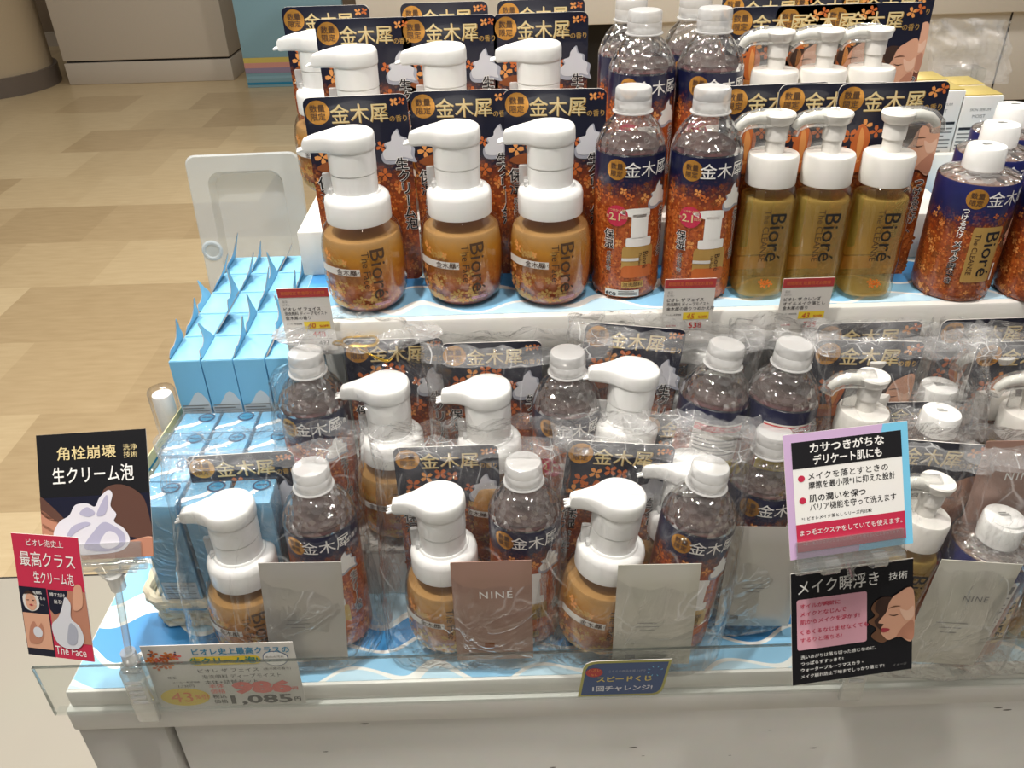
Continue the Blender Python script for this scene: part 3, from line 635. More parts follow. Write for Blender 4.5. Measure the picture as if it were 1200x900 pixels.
def make_pack():
    r = root('wrapped_blue_pack'); w, d, h = .0345, .0650, .122
    b = B(); b.box(-w/2, w/2, -d/2, -.0004, 0, h, 'box_blue', .0018); b.box(-w/2, w/2, .0004, d/2, 0, h, 'box_blue', .0018)
    a = Art(); a.rect(-w/2+.002, w/2-.002, .003, .036, 'text_panel', 1)
    for q in range(9): a.rect(-w/2+.004, w/2-.004-.006*(q % 3 == 1), .007+.003*q, .0082+.003*q, 'ink_grey', 2)
    a.lay(b, flat(-d/2)); b.build('carton_pair', r)
    b = B(); a = Art()
    for dy in (-.016, .017):
        a.blob([(-1, -.9), (-.5, -.62), (0, -.5), (.5, -.05), (.75, .5), (1, .9), (.55, .75), (.1, .0), (-.4, -.3), (-1, -.55)], 'ink_white', 1, -.002, dy, .0145)
        a.circ(.0065, dy+.0065, .0078, 'seal_navy', 2, ry=.0070); a.circ(.0065, dy+.0065, .0060, 'sky_ink', 3, ry=.0052); a.rect(.002, .011, dy+.0058, dy+.0074, 'seal_navy', 4)
    a.lay(b, lambda x, y, l: (x, y, h+.0002+l*.00015)); b.build('seal', r)
    b = B(); g = bmesh.new(); bmesh.ops.create_cube(g, size=1); bmesh.ops.subdivide_edges(g, edges=list(g.edges), cuts=9, use_grid_fill=True)
    for v in g.verts:
        p = Vector((v.co.x*(w+.0018), v.co.y*(d+.0018), h/2+v.co.z*(h+.0020))); nn = noise.noise(p*70); p += Vector((v.co.x, v.co.y, v.co.z*.6)).normalized()*(.0006+.0012*abs(nn)); p.z = max(p.z, -.0003); v.co = p
    b.bm(g, 'wrap_film', True); b.build('film_wrap', r, 70)
    return r
MAKE = {'foam': make_foam, 'refill': make_refill, 'oil': make_oil, 'cref': make_cleanse_refill, 'silver': make_sachet('sachet_silver', art_silver), 'mauve': make_sachet('sachet_mauve', art_nine), 'cream': make_sachet('sachet_cream', art_cream), 'pale': make_sachet('sachet_cream', art_silver), 'box': make_box, 'pack': make_pack}

def make_bag(w, d, h, seed, Mx, label, group, x0=0., gather=False, skew=0., tie=False):
    r = root('clear_gift_bag'); r.matrix_world = Mx
    b = B(); n, m = 84, 54; rings = []
    off = Vector((seed*7.31, seed*3.17, seed*1.77))
    for j in range(m+1):
        t = j/m; z = h*t
        W_ = w/2*(1 - .03*math.sin(PI*t) - .05*t); D_ = d/2*(1 if t < .45 else 1-.80*((t-.45)/.55)**1.3)
        if t < .04: k = math.sin(PI/2*(t/.04))**.5 if t > 0 else .001; k = max(k, .55); W_ *= .9+.1*k; D_ *= .9+.1*k
        yc = -d/2 + (0 if t < .35 else (d/2-.010)*((t-.35)/.65)**1.2)*.9
        if gather and t > .78:
            g = (t-.78)/.22; W_ *= 1-.72*math.sin(PI*min(1, g*1.15))**1.0*.9 if g < .9 else .45
        ring = []
        for i in range(n):
            a = 2*PI*i/n; c, s = math.cos(a), math.sin(a); e = 3.2; kk = (abs(c)**e+abs(s)**e)**(-1/e)
            p = Vector((x0 + W_*c*kk + skew*t*t, yc + D_*s*kk, z))
            q = p + off
            f1 = noise.noise(Vector((q.x*20, q.y*20, q.z*9))); f2 = 1-abs(noise.noise(Vector((q.x*34+q.z*16, q.y*34, q.z*30-q.x*12))))*2
            f3 = 1-abs(noise.noise(Vector((q.x*70-q.z*30, q.y*60, q.z*38))))*2
            nn = Vector((c*.6, s, 0)); amp = .35+.65*t + (1.5*((t-.72)/.28) if t > .72 else 0)
            p += nn*(.0050*f1 + .0032*f2*amp + .0016*f3*amp)
            if t > .9: p.z += .006*noise.noise(Vector((q.x*30, 0, 2)))*(t-.9)/.1 + .0035*noise.noise(Vector((q.x*90, q.y*50, 5)))*(t-.9)/.1
            p.z = max(p.z, .0006); p.y = min(p.y, .009)
            ring.append(tuple(p))
        rings.append(ring)
    b.rings(rings[:m-3], 'bag_film', True, True, False); b.build('film', r, 100)
    b = B(); b.rings(rings[m-4:], 'bag_edge_sheen', True, False, False); b.build('sheen_edge', r, 100)
    if tie:
        b = B(); zc = h*.90; pts = [(x0+.016*math.cos(a), -.012+.010*math.sin(a), zc+.001*math.sin(3*a)) for a in [R_(q*20) for q in range(19)]]
        b.tube(pts, .0011, 'twist_gold', 8, flat=1.6); b.tube(crom([(x0-.010, -.020, zc), (x0-.020, -.026, zc+.006), (x0-.014, -.029, zc+.010), (x0-.004, -.030, zc+.002)], 5, False), .0010, 'twist_gold', 8)
        b.tube(crom([(x0+.000, -.024, zc), (x0+.012, -.030, zc-.004), (x0+.024, -.030, zc-.010), (x0+.030, -.032, zc-.006)], 5, False), .0010, 'twist_gold', 8); b.build('twist_tie', r)
    return tag(r, label, 'gift bag', group)

# ------------------------------------------------------------------ setting: floor, far shop fittings
b = B(); b.add([(-9, 1.425, 0), (9, 1.425, 0), (9, 12, 0), (-9, 12, 0)], [[0, 1, 2, 3]], 'floor_tiles'); b.add([(-9, -2, 0), (9, -2, 0), (9, 1.420, 0), (-9, 1.420, 0)], [[0, 1, 2, 3]], 'marble_tiles')
b.add([(-9, 1.420, 0), (9, 1.420, 0), (9, 1.425, 0), (-9, 1.425, 0)], [[0, 1, 2, 3]], 'dark_gap'); struct(b, 'floor')
b = B(); b.box(-9, 9, 8.2, 8.3, 0, 3, 'tan_wall'); b.box(-9, 9, 8.17, 8.2, 0, .12, 'counter_white'); struct(b, 'wall_back')
p = at(82, 100, z=0); q = at(268, 100, z=0)
b = B(); cx0, cx1, cy = p.x, q.x, p.y
zk = at(170, 71, y=cy).z
b.box(cx0, cx1, cy, cy+1.2, zk+.008, 1.1, 'counter_white', .01); b.box(cx0+.02, cx1-.02, cy+.02, cy+1.18, zk-.02, zk+.03, 'dark_gap'); b.box(cx0, cx1, cy, cy+1.2, 0, zk-.006, 'counter_white', .006)
tag(b.build('shop_counter'), 'beige shop counter standing on the tiled floor beyond the aisle', 'counter')
p = at(-10, 108, z=0)
b = B(); b.lathe([(.50, .0), (.50, .13)], 'column_base', 64); b.lathe([(.47, .13), (.47, 3.)], 'column_beige', 64); o = b.build('round_column'); o.location = (p.x-.10, p.y+.18, 0)
b = B(); b.box(-.006, .006, -.003, .003, .13, 3, 'dark_gap'); s = b.build('seam', o); an = R_(-62); s.location = (.47*math.cos(an), .47*math.sin(an), 0); s.rotation_euler = (0, 0, an+PI/2)
tag(o, 'round beige column with a dark base band at the floor', 'column')
p = at(291, 103, z=0)
b = B(); X0, Y0 = p.x, p.y
b.box(X0, X0+.75, Y0, Y0+.05, 0, 1.2, 'panel_blue', .004); a = Art()
for q, (m_, z0, z1) in enumerate((('sky_ink', .02, .035), ('panel_blue', .06, .08), ('stripe_purple', .10, .135), ('stripe_pink', .135, .17), ('stripe_yellow', .17, .205))): a.rect(X0+.002, X0+.748, z0, z1, m_, 1)
a.lay(b, lambda x, y, l: (x, Y0-.003*l, y)); tag(b.build('floor_panel'), 'light blue standing panel with rainbow stripes along its foot', 'panel')
# white fitting across the aisle behind the display
p = at(1190, 118, z=0); YB = 4.6
b = B(); xa = at(742, 60, y=YB).x; xk = at(680, 60, y=YB).x; xl = at(425, 60, y=YB).x; z28 = at(700, 27, y=YB).z; zb = at(1190, 117, y=YB).z
b.box(xa, 4.2, YB, YB+.9, zb, z28+.02, 'far_white', .004); b.box(xl, 4.2, YB-.05, YB+.95, z28, z28+.5, 'far_white', .006); b.box(xk, xa, YB+.25, YB+.9, 0, z28, 'dark_gap'); b.box(xl, xk, YB+.02, YB+.9, 0, z28, 'counter_white')  # solid dark block paints the shade of the void between the fittings
b.box(xa+.1, 4.1, YB+.1, YB+.8, 0, zb, 'dark_gap')
sx = at(1174, 60, y=YB).x; b.box(sx-.004, sx+.004, YB-.003, YB+.002, zb, z28, 'dark_gap'); tag(b.build('white_cabinet'), 'long pale cabinet across the aisle behind the display', 'cabinet')

# ------------------------------------------------------------------ display table and its risers
XL, YF, XR, YBK = -.386, .462, .95, 1.02
t = root('display_table')
b = B(); b.box(XL, XR, YF, YBK, ZT-.020, ZT, 'white_paint', .002); b.box(XL-.004, XR, YF-.004, YF+.05, ZT-.046, ZT-.020, 'white_paint', .002); b.build('table_top', t)
b = B(); b.box(XL-.004, XL+.072, YF+.0, YBK, 0, ZT-.046, 'frame_grey', .002); b.box(XL+.072, XR, YF+.035, YBK, 0, ZT-.050, 'frame_grey'); b.build('carcass', t)
b = B(); b.box(XL+.076, XR, YF+.006, YF+.034, .32, ZT-.054, 'white_paint', .002)
a = Art(); rnd = random.Random(2)
for i in range(14): x, z = rnd.uniform(-.2, .5), rnd.uniform(.66, .765); a.blob([(-1, 0), (0, .25), (1, .1), (.2, -.2)], 'scuff', 1, x, z, rnd.uniform(.0015, .005))
a.lay(b, flat(YF+.006)); b.build('drawer_front', t)
b = B(); a = Art(); n = 1
b.box(XL+.002, XR, YF+.003, YBK-.01, ZT, ZT+.0006, 'wave_print'); sh = b.build('printed_sheet'); tag(sh, 'blue and white wave patterned sheet covering the table top', 'sheet')
tag(t, 'white shop display table with recessed drawer front', 'table')
b = B(); yy = YF-.0125
b.box(XL-.006, XR, yy, yy+.0020, ZT-.013, ZT+.047, 'clear_acrylic'); b.box(XL-.006, XR, yy+.0020, YF-.0042, ZT-.0135, ZT-.0115, 'clear_acrylic'); b.box(XL-.006, XR, yy-.0001, yy+.0021, ZT+.0463, ZT+.0472, 'clear_acrylic_edge'); b.box(XL-.0065, XL-.0055, yy-.0001, yy+.0021, ZT-.013, ZT+.047, 'clear_acrylic_edge')
tag(b.build('acrylic_rail'), 'clear acrylic price rail along the table front edge', 'price rail')
b = B(); b.box(-.195, .085, .562, .662, ZT+.0006, ZTIER, 'white_paint', .002); tag(b.build('low_riser'), 'low white riser under the twist tied bag and its neighbours', 'riser')
b = B(); b.box(.087, .253, .600, .662, ZT+.0006, ZTIER, 'white_paint', .002); tag(b.build('low_riser'), 'low white riser under the big leaning pump bag', 'riser')
b = B(); b.box(.255, .283, .549, .592, ZT+.0006, ZTIER, 'white_paint', .002); b.box(.336, XR, .549, .592, ZT+.0006, ZTIER, 'white_paint', .002); b.box(.255, XR, .591, .662, ZT+.0006, ZTIER, 'white_paint', .002); tag(b.build('low_riser'), 'notched low white riser under the right hand oil pump bags', 'riser')
ZB = .850
b = B(); b.box(-.195, XR, .664, .99, ZT+.0006, ZB, 'white_paint', .002); tag(b.build('low_riser'), 'white riser at the back under the upper shelf', 'riser')
b = B(); b.box(-.320, -.199, .660, .905, ZT+.0006, .885, 'white_paint', .002); tag(b.build('low_riser'), 'short white riser under the blue cartons', 'riser')
t = root('upper_shelf')
b = B(); b.box(-.192, XR, .648, .99, ZS-.034, ZS-.0006, 'white_paint', .003); b.build('shelf_board', t)
for xx in (-.190, .40, .90): b = B(); b.box(xx, xx+.018, .74, .97, ZB, ZS-.034, 'white_paint', .001); b.build('support_panel', t)
b = B(); b.box(-.17, XR, .965, .975, ZB, ZS-.034, 'frame_grey'); b.build('back_panel', t)
tag(t, 'thick white upper shelf carrying the unwrapped bottles', 'shelf')
b = B(); b.box(-.190, XR, .655, .985, ZS-.0006, ZS, 'wave_print'); s = b.build('printed_sheet'); tag(s, 'blue and white wave patterned strip on the upper shelf', 'sheet')
b = B(); b.box(-.199, .425, .745, .985, ZS, ZR, 'white_paint', .002); tag(b.build('upper_riser'), 'white riser under the back rows of pump bottles on the upper shelf', 'riser')
b = B(); b.box(.428, XR, .918, 1.02, ZS, ZR, 'white_paint', .002); tag(b.build('upper_riser'), 'white riser behind the dark cleansing refills on the right', 'riser')

# ------------------------------------------------------------------ unwrapped goods on the upper shelf
POS3 = ('leftmost', 'middle', 'rightmost')
def base(px, py, z): return at(px, py, z=z)
for i, px in enumerate((434, 545, 645)):
    p = base(px, (352, 344, 344)[i], ZS); put('foam', TR(p.x, p.y, ZS, R_((4, 0, -3)[i])), f'white headed foam pump bottle in the front row of the upper shelf, {POS3[i]} of three', 'pump bottle', 'foam bottles in the front row')
for i, px in enumerate((414, 519, 631)):
    p = at(px, 57, y=.790); put('foam', TR(p.x, .790, ZR), f'white headed foam pump bottle in the second row of the upper shelf, {POS3[i]} of three', 'pump bottle', 'foam bottles in the second row')
for i, px in enumerate((380, 520, 634)):
    p = at(px, 5, y=.913); put('foam', TR(p.x-.004, .872, ZR), f'foam pump bottle in the rearmost row, mostly hidden, {POS3[i]} of three', 'pump bottle', 'foam bottles in the rear row')
for i, (px, py) in enumerate(((731, 335), (812, 338))):
    p = base(px, py, ZS); put('refill', TR(p.x, p.y, ZS, R_((6, 2)[i])), f'clear capped orange refill bottle in the front row, {("left", "right")[i]} of the two', 'refill bottle', 'refills in the front row')
for i, (px, py) in enumerate(((756, 20), (838, 20))):
    p = at(px, py, y=.785); put('refill', TR(p.x, .785, ZR, R_(5)), f'orange refill bottle in the second row of the shelf, {("left", "right")[i]} of the two', 'refill bottle', 'refills in the second row')
for i, (px, py) in enumerate(((740, 8), (815, 8))):
    p = at(px, py, y=.855); put('refill', TR(p.x, .855, ZR, R_(8)), f'orange refill bottle in the rearmost row, cap showing, {("left", "right")[i]} of the two', 'refill bottle', 'refills in the rear row')
for i, (px, yaw) in enumerate(((884, 3), (944, 0), (1008, 0))):
    p = base(px, 339, ZS); r = put('oil', TR(p.x, p.y, ZS, R_(yaw)), 'amber cleansing oil pump bottle in the front row, ' + ('leftmost of three', 'middle of three', 'rightmost with spout turned right')[i], 'pump bottle', 'oil bottles in the front row')
    if i == 2:
        for ch in r.children:
            if ch.name.startswith(('pump_head', 'spout_cover')): ch.rotation_euler.z = PI
for i, px in enumerate((913, 970, 1027)):
    p = at(px, 50, y=.785); put('oil', TR(p.x, .785, ZR), f'amber cleansing oil pump bottle in the second row, {POS3[i]} of three', 'pump bottle', 'oil bottles in the second row')
for i, px in enumerate((900, 975, 1040)):
    p = at(px, 8, y=.895); put('oil', TR(p.x-.006, .865, ZR), f'amber oil pump bottle in the rearmost row behind its card, {POS3[i]} of three', 'pump bottle', 'oil bottles in the rear row')
p = base(1111, 336, ZS); x0, y0 = p.x, p.y
for i, nm in enumerate(('front of its file', 'second in its file', 'third in its file')):
    put('cref', TR(x0+.043*i, y0+.060*i, ZS, R_(-3)), f'dark orange cleansing refill with a white cap, {nm} beside the oil pumps', 'refill bottle', 'cleansing refills on the shelf')
for i, nm in enumerate(('front of the file at the shelf end', 'second of the file at the shelf end')):
    put('cref', TR(x0+.069+.043*i, y0-.010+.060*i, ZS, R_(-6)), f'dark orange cleansing refill with a white cap, {nm}', 'refill bottle', 'cleansing refills on the shelf')
def carton(x, y, z, w, d, h, label):
    r = root('white_carton'); r.location = (x, y, z)
    b = B(); b.box(-w/2, w/2, -d/2, d/2, 0, h, 'white_paper', .0006); a = Art()
    a.text('SKIN SERUM', 0, h-.014, .0042, 'ink_grey', 1); a.text('MOIST', 0, h-.021, .005, 'ink_grey', 1); a.rect(-w/2+.004, w/2-.004, h-.036, h-.033, 'ink_black', 1)
    for q in range(22): a.rect(-w/2+.004, w/2-.005-.008*(q % 4 == 2), h-.041-.0042*q, h-.0395-.0042*q, 'ink_grey', 1)
    a.lay(b, flat(-d/2)); b.build('carton', r)
    b = B(); b.box(-w/2, w/2, -d/2+.004, d/2, h, h+.0012, 'carton_gold', .0004); b.build('lid', r); return tag(r, label, 'carton', 'white cartons behind the refills')
for i, (px, py) in enumerate(((1108, 107), (1153, 113))):
    for k in range(2):
        h = at(px, py, y=.925).z - ZR; y = .925+.046*k
        carton(at(px, py, y=.925).x + .003*k, y+.022, ZR, .0455, .044, h, f'tall white carton with a gold top behind the dark refills, {("left", "right")[i]} column, {("front", "back")[k]}')
# translucent bag behind the cartons
b = B(); vs = []; n, m = 40, 32
for j in range(m+1):
    for i in range(n+1):
        q = at(1092+92*i/n, 98-74*j/m, y=1.05); vs.append((q.x, 1.05+.012*noise.noise(Vector((i*.13, j*.13, 1)))+.004*noise.noise(Vector((i*.35, j*.35, 4))), q.z))
vs2 = [(x, y+.012, z) for x, y, z in vs]; q = len(vs); fs = []
for j in range(m):
    for i in range(n):
        p_ = j*(n+1)+i; fs.append([p_, p_+1, p_+n+2, p_+n+1]); fs.append([q+p_+n+1, q+p_+n+2, q+p_+1, q+p_])
b.add(vs+vs2, fs, 'pouch_film', True); zlo = min(v[2] for v in vs)
xm = sum(v[0] for v in vs)/len(vs); b.box(xm-.02, xm+.02, 1.04, 1.07, ZT, zlo+.02, 'clear_acrylic', .001)
tag(b.build('plastic_pouch'), 'hazy clear plastic pouch standing behind the white cartons', 'plastic pouch')

# ------------------------------------------------------------------ gift bags in rows
LEAN = R_(12)
def gift(name, ringpx, z, first='foam', lean=LEAN, tilt=0., yaw=0., second='refill', dx=.068, dy=-.036, syaw=0., sachet=None, sx=.046, sz=.004, srot=0., bagw=None, hh=.196, x0=None, seed=1, gather=False, tie=False, head=False, skew=0., sdx=0., ymax=None, ymin=None, yaw0=0.):
    rz = {'foam': .0905, 'oil': .112, 'refill': .170}[first]; fy = {'foam': -.044, 'oil': -.033, 'refill': -.040}[first]
    if head: rz = {'foam': .1555, 'oil': .158}[first]
    loc = Vector((0, fy, rz)); R3 = TR(0, 0, 0, yaw, lean, tilt)
    off = R3 @ loc
    low = min((R3 @ Vector((x, y, 0))).z for x in (-.045, .10) for y in (-.085, .008)) if tilt else 0
    P0 = at(*ringpx, z=z+off.z-low+.001) - off; P0.z = z - low + .001
    if ymax: P0.y = min(P0.y, ymax)
    if ymin: P0.y = max(P0.y, ymin)
    Mx = Matrix.Translation(P0) @ R3
    put(first, Mx @ TR(0, fy, .0015, yaw0), {'refill': 'orange refill bottle seen from behind in the ', 'foam': 'white foam pump bottle in the ', 'oil': 'amber oil pump bottle in the '}[first] + name, 'refill bottle' if first == 'refill' else 'pump bottle')
    if second: put(second, Mx @ TR(dx, dy, .0015, syaw), {'refill': 'orange refill bottle in the ', 'cref': 'dark cleansing refill in the '}[second] + name, 'refill bottle')
    if sachet: put(sachet, Mx @ TR(sx, -.087+sdx, sz, 0, R_(3), srot), {'silver': 'silvery grey', 'mauve': 'mauve brown', 'cream': 'pale grey cream', 'pale': 'pale grey'}[sachet] + ' sample sachet in the ' + name, 'sachet')
    lo, hi = (-.040, .040) if first == 'refill' else (-.052, .054)
    if second: lo, hi = min(lo, dx-.036), max(hi, dx+.036)
    make_bag(hi-lo+.008, .094, hh, seed, Mx @ Matrix.Translation((0, .004, 0)), 'crinkled clear ' + name, 'gift sets wrapped in clear film', (lo+hi)/2, gather, skew, tie)
G = 'gift sets wrapped in clear film'
L0, L2 = R_(1), R_(2)
gift('bag by the handwritten card', (285, 660), ZT+.0006, sachet='silver', sx=.050, sz=.016, srot=R_(4), seed=1, yaw=R_(3), lean=L0, ymin=.553)
gift('front bag with the mauve sachet', (521, 651), ZT+.0006, sachet='mauve', sx=.040, sz=.012, seed=2, lean=L0, ymin=.553)
gift('front bag tipped to the right', (715, 655), ZT+.0006, sachet='pale', sx=.040, sz=.012, tilt=R_(6), seed=3, lean=L0, ymin=.543, srot=R_(-5))
gift('bag behind the tipped front bag', (797, 612), ZT+.0006, sachet='silver', sx=.064, sz=.012, tilt=R_(3), seed=4, dx=.068, lean=L2, hh=.188)
gift('gold twist tied bag', (462, 508), ZTIER, dx=-.066, dy=-.034, seed=5, tie=True, gather=True, hh=.194, lean=L0, ymax=.642)
gift('bag right of the twist tied bag', (574, 525), ZTIER, seed=6, lean=L0, ymax=.642, hh=.181)
gift('riser bag with the big leaning pump', (731, 507), ZTIER, tilt=R_(7), seed=7, dx=.073, dy=-.040, syaw=PI, lean=R_(4), ymax=.635, hh=.181)
gift('bag under the tag reading 45', (838, 411), ZB, head=True, tilt=R_(3), seed=8, second=None, lean=L2, hh=.180, ymin=.700)
gift('single refill bag under the shelf', (926, 410), ZTIER, first='refill', second=None, tilt=R_(4), yaw0=PI, seed=16, lean=L2, ymax=.622, hh=.183)
gift('oil pump bag below the tag reading 43', (1003, 490), ZTIER, first='oil', second='cref', dx=.062, dy=-.040, seed=9, lean=L0, tilt=R_(3), hh=.19, ymax=0.602)
gift('oil pump bag furthest under the shelf', (1016, 409), ZTIER, first='oil', head=True, second='cref', dx=.062, dy=-.038, seed=10, lean=0, hh=.176, ymax=0.6455, ymin=0.6455)
gift('oil pump bag at the riser right end', (1193, 490), ZTIER, first='oil', second='cref', dx=.062, dy=-.040, seed=11, lean=L0, sachet='mauve', sx=.0, sz=.05, hh=.19, ymax=0.602)
gift('rearmost oil pump bag at the right', (1164, 406), ZTIER, first='oil', head=True, second='cref', dx=.062, dy=-.038, seed=12, lean=0, hh=.176, ymax=0.6455, ymin=0.6455)
gift('front bag behind the face sign', (1084, 633), ZT+.0006, first='oil', second='cref', dx=.062, dy=-.040, syaw=PI*.86, seed=13, lean=L0, tilt=R_(7), sachet='cream', sx=.030, sz=.012, hh=.186, sdx=.006, ymax=.528, ymin=.528)
gift('second bag behind the face sign', (1064, 560), ZT+.0006, first='oil', second=None, seed=14, lean=0, tilt=R_(1), sachet='mauve', sx=.052, sz=.085, hh=.188, ymax=.600, ymin=.600)
gift('bag at the table right end', (1262, 632), ZT+.0006, first='oil', second='cref', dx=-.060, dy=-.040, seed=15, lean=L0, tilt=R_(2), hh=.186, ymax=.532, ymin=.532)

# ------------------------------------------------------------------ blue cartons and wrapped packs at the left
cols = ('first column from the aisle', 'second column from the aisle', 'third column from the aisle', 'column beside the shelf')
rows = ('front row', 'second row', 'third row', 'fourth row', 'back row')
rnd = random.Random(6)
for j in range(5):
    for i in range(4):
        y = .6855 + .0468*j; x = -.3005 + .0296*i
        r = put('box', TR(x + rnd.uniform(-.0003, .0003), y, .885, R_(rnd.uniform(-.6, .6))), f'light blue carton with a torn flap, {cols[i]}, {rows[j]}', 'carton', 'blue cartons in rows')
        for ch in r.children:
            if ch.name.startswith('torn_flap'):
                s = rnd.uniform(.45, 1.15); ch.scale = (1, 1, 1); ch.rotation_euler = (0, 0, 0)
                k = rnd.choice((rnd.uniform(-.16, .2), rnd.uniform(.25, .75))); ch.matrix_local = Matrix.Translation((-.0143, 0, .128)) @ Matrix.Rotation(k, 4, 'Y') @ Matrix.Diagonal((1, 1, s, 1)) @ Matrix.Translation((.0143, 0, -.128))
PX = (-.2935, -.2560, -.2185)
for j, (y, z) in enumerate(((.6240, ZT+.028), (.5570, ZT+.026))):
    for i, x in enumerate(PX):
        put('pack', TR(x, y, z, R_(-2+2*i), 0, 0), 'film wrapped pair of light blue cartons in the basket, ' + ('back row, ', 'front row, ')[j] + ('aisle side', 'middle', 'shelf side')[i], 'carton pack', 'wrapped blue packs')
r = root('woven_basket')
b = B(); x0, x1, y0, y1 = -.330, -.197, .530, .655; z0, z1 = ZT+.0006, ZT+.034
def rrect_path(x0, x1, y0, y1, rr, z, n=5):
    p = []
    for cx, cy, a0 in ((x1-rr, y1-rr, 0), (x0+rr, y1-rr, 90), (x0+rr, y0+rr, 180), (x1-rr, y0+rr, 270)):
        for k in range(n+1): a = R_(a0+90*k/n); p.append((cx+rr*math.cos(a), cy+rr*math.sin(a), z))
    return p
def strand(path, rad, amp, ph, mat, b):
    pts = []; P = [Vector(p) for p in path]; P.append(P[0]); cen = sum(P, Vector())/len(P); L_ = 0
    for u, w in zip(P, P[1:]):
        n = max(1, int((w-u).length/.004))
        for k in range(n):
            p = u.lerp(w, k/n); d = (p-cen); d.z = 0; d.normalize(); pts.append(p + d*amp*math.sin(L_*2*PI/.020+ph)); L_ += (w-u).length/n
    pts.append(pts[0]); b.tube(pts, rad, mat, 7)
for q in range(6): strand(rrect_path(x0, x1, y0, y1, .02, z0+.004+.0048*q), .0027, .0016, PI*(q % 2), 'wicker', b)
b.build('woven_side', r)
b = B()
for q in range(2): strand(rrect_path(x0-.004, x1+.004, y0-.004, y1+.004, .022, z1+.0005+.003*q), .0042, .0012, 1.6*q, 'wicker', b)
b.build('rim', r)
b = B(); b.box(x0+.004, x1-.004, y0+.004, y1-.004, z0, z0+.024, 'wicker', .001); b.build('base', r)
tag(r, 'cream woven basket holding the wrapped blue packs', 'basket')
# small bottle, leaning card, blister tray
r = root('spray_bottle'); r.location = (at(190, 470, y=.665).x, .668, ZT+.0006); hz = at(190, 461, y=.668).z - ZT
b = B(); b.lathe([(.010, 0), (.0118, .002), (.0120, .006), (.0120, hz-.048), (.0100, hz-.042), (.0080, hz-.038)], 'clear_pet', 28); b.build('body', r)
b = B(); b.lathe([(.0095, hz-.040), (.0096, hz-.004), (.0088, hz-.001), (.006, hz)], 'white_plastic', 28); b.build('nozzle_cap', r)
b = B(); b.lathe([(.0128, hz-.046), (.0128, hz+.002), (.0118, hz+.004), (.008, hz+.005)], 'clear_pet', 28, cap0=False); b.build('clear_overcap', r)
tag(r, 'slim clear spray bottle with a white cap behind the leaning card', 'bottle')
b = B(); A_, B_ = Vector((-.3245, .545, ZT+.060)), Vector((-.3175, .660, ZT+.060)); u = (B_-A_).normalized(); upv = Vector((-.03, .35, 1)).normalized(); nn = u.cross(upv).normalized(); wd, ht = .116, .090
def cp(a, bb, t): return tuple(A_ + u*a + upv*bb + nn*t)
b.add([cp(0, 0, 0), cp(wd, 0, 0), cp(wd, ht, 0), cp(0, ht, 0), cp(0, 0, .0008), cp(wd, 0, .0008), cp(wd, ht, .0008), cp(0, ht, .0008)], [[0, 1, 2, 3], [7, 6, 5, 4], [0, 4, 5, 1], [1, 5, 6, 2], [2, 6, 7, 3], [3, 7, 4, 0]], 'pale_yellow')
a = Art()
for q in range(10): a.rect(.008, wd-.01, .010+.0075*q, .0125+.0075*q, 'sky_ink' if q % 3 == 0 else 'olive_line', 1)
a.lay(b, lambda x, y, l: cp(x, y, .0008+.0002*l)); a.lay(b, lambda x, y, l: cp(x, y, -.0002*l))
tag(b.build('leaning_card'), 'pale yellow printed card leaning along the aisle side of the wrapped packs', 'card')
r = root('blister_tray'); p = at(285, 187, y=.955)
w, ht = .135, .290; b = B(); n = 40
def rr(w, h, rad, y, zc):
    o = []
    for cx, cz, a0 in ((w/2-rad, h/2-rad, 0), (-w/2+rad, h/2-rad, 90), (-w/2+rad, -h/2+rad, 180), (w/2-rad, -h/2+rad, 270)):
        for k in range(6): a_ = R_(a0+90*k/5); o.append((cx+rad*math.cos(a_), y, zc+cz+rad*math.sin(a_)))
    return o
rg = [rr(w, ht, .012, 0, ht/2), rr(w-.004, ht-.004, .011, -.002, ht/2), rr(w*.66, ht*.86, .016, -.002, ht/2), rr(w*.60, ht*.82, .016, .014, ht/2), rr(w*.3, ht*.5, .010, .014, ht/2), rr(w*.05, ht*.1, .002, .014, ht/2)]
b.rings(rg, 'tray_plastic', True, False, True); b.build('sheet', r, 30)
b = B(); b.lathe([(.013, 0), (.011, .002), (.009, .002), (.008, 0)], 'tray_plastic', 24, T=Matrix.Translation((-w*.405, -.002, ht*.60)) @ Matrix.Rotation(PI/2, 4, 'X')); b.build('embossed_ring', r)
r.matrix_world = TR(at(288, 250, y=.955).x, .955, CAMZ+(at(288, 187, y=.955).z-CAMZ)-ht+.0, R_(2), R_(6))
tag(r, 'translucent plastic blister tray standing behind the blue cartons', 'tray')
zt = r.matrix_world.translation.z
b = B(); xx = r.matrix_world.translation.x; b.box(xx-.06, xx+.06, .925, .985, ZT+.0006, zt, 'white_paint', .002); tag(b.build('tray_block'), 'white block hidden under the blister tray behind the blue cartons', 'block')

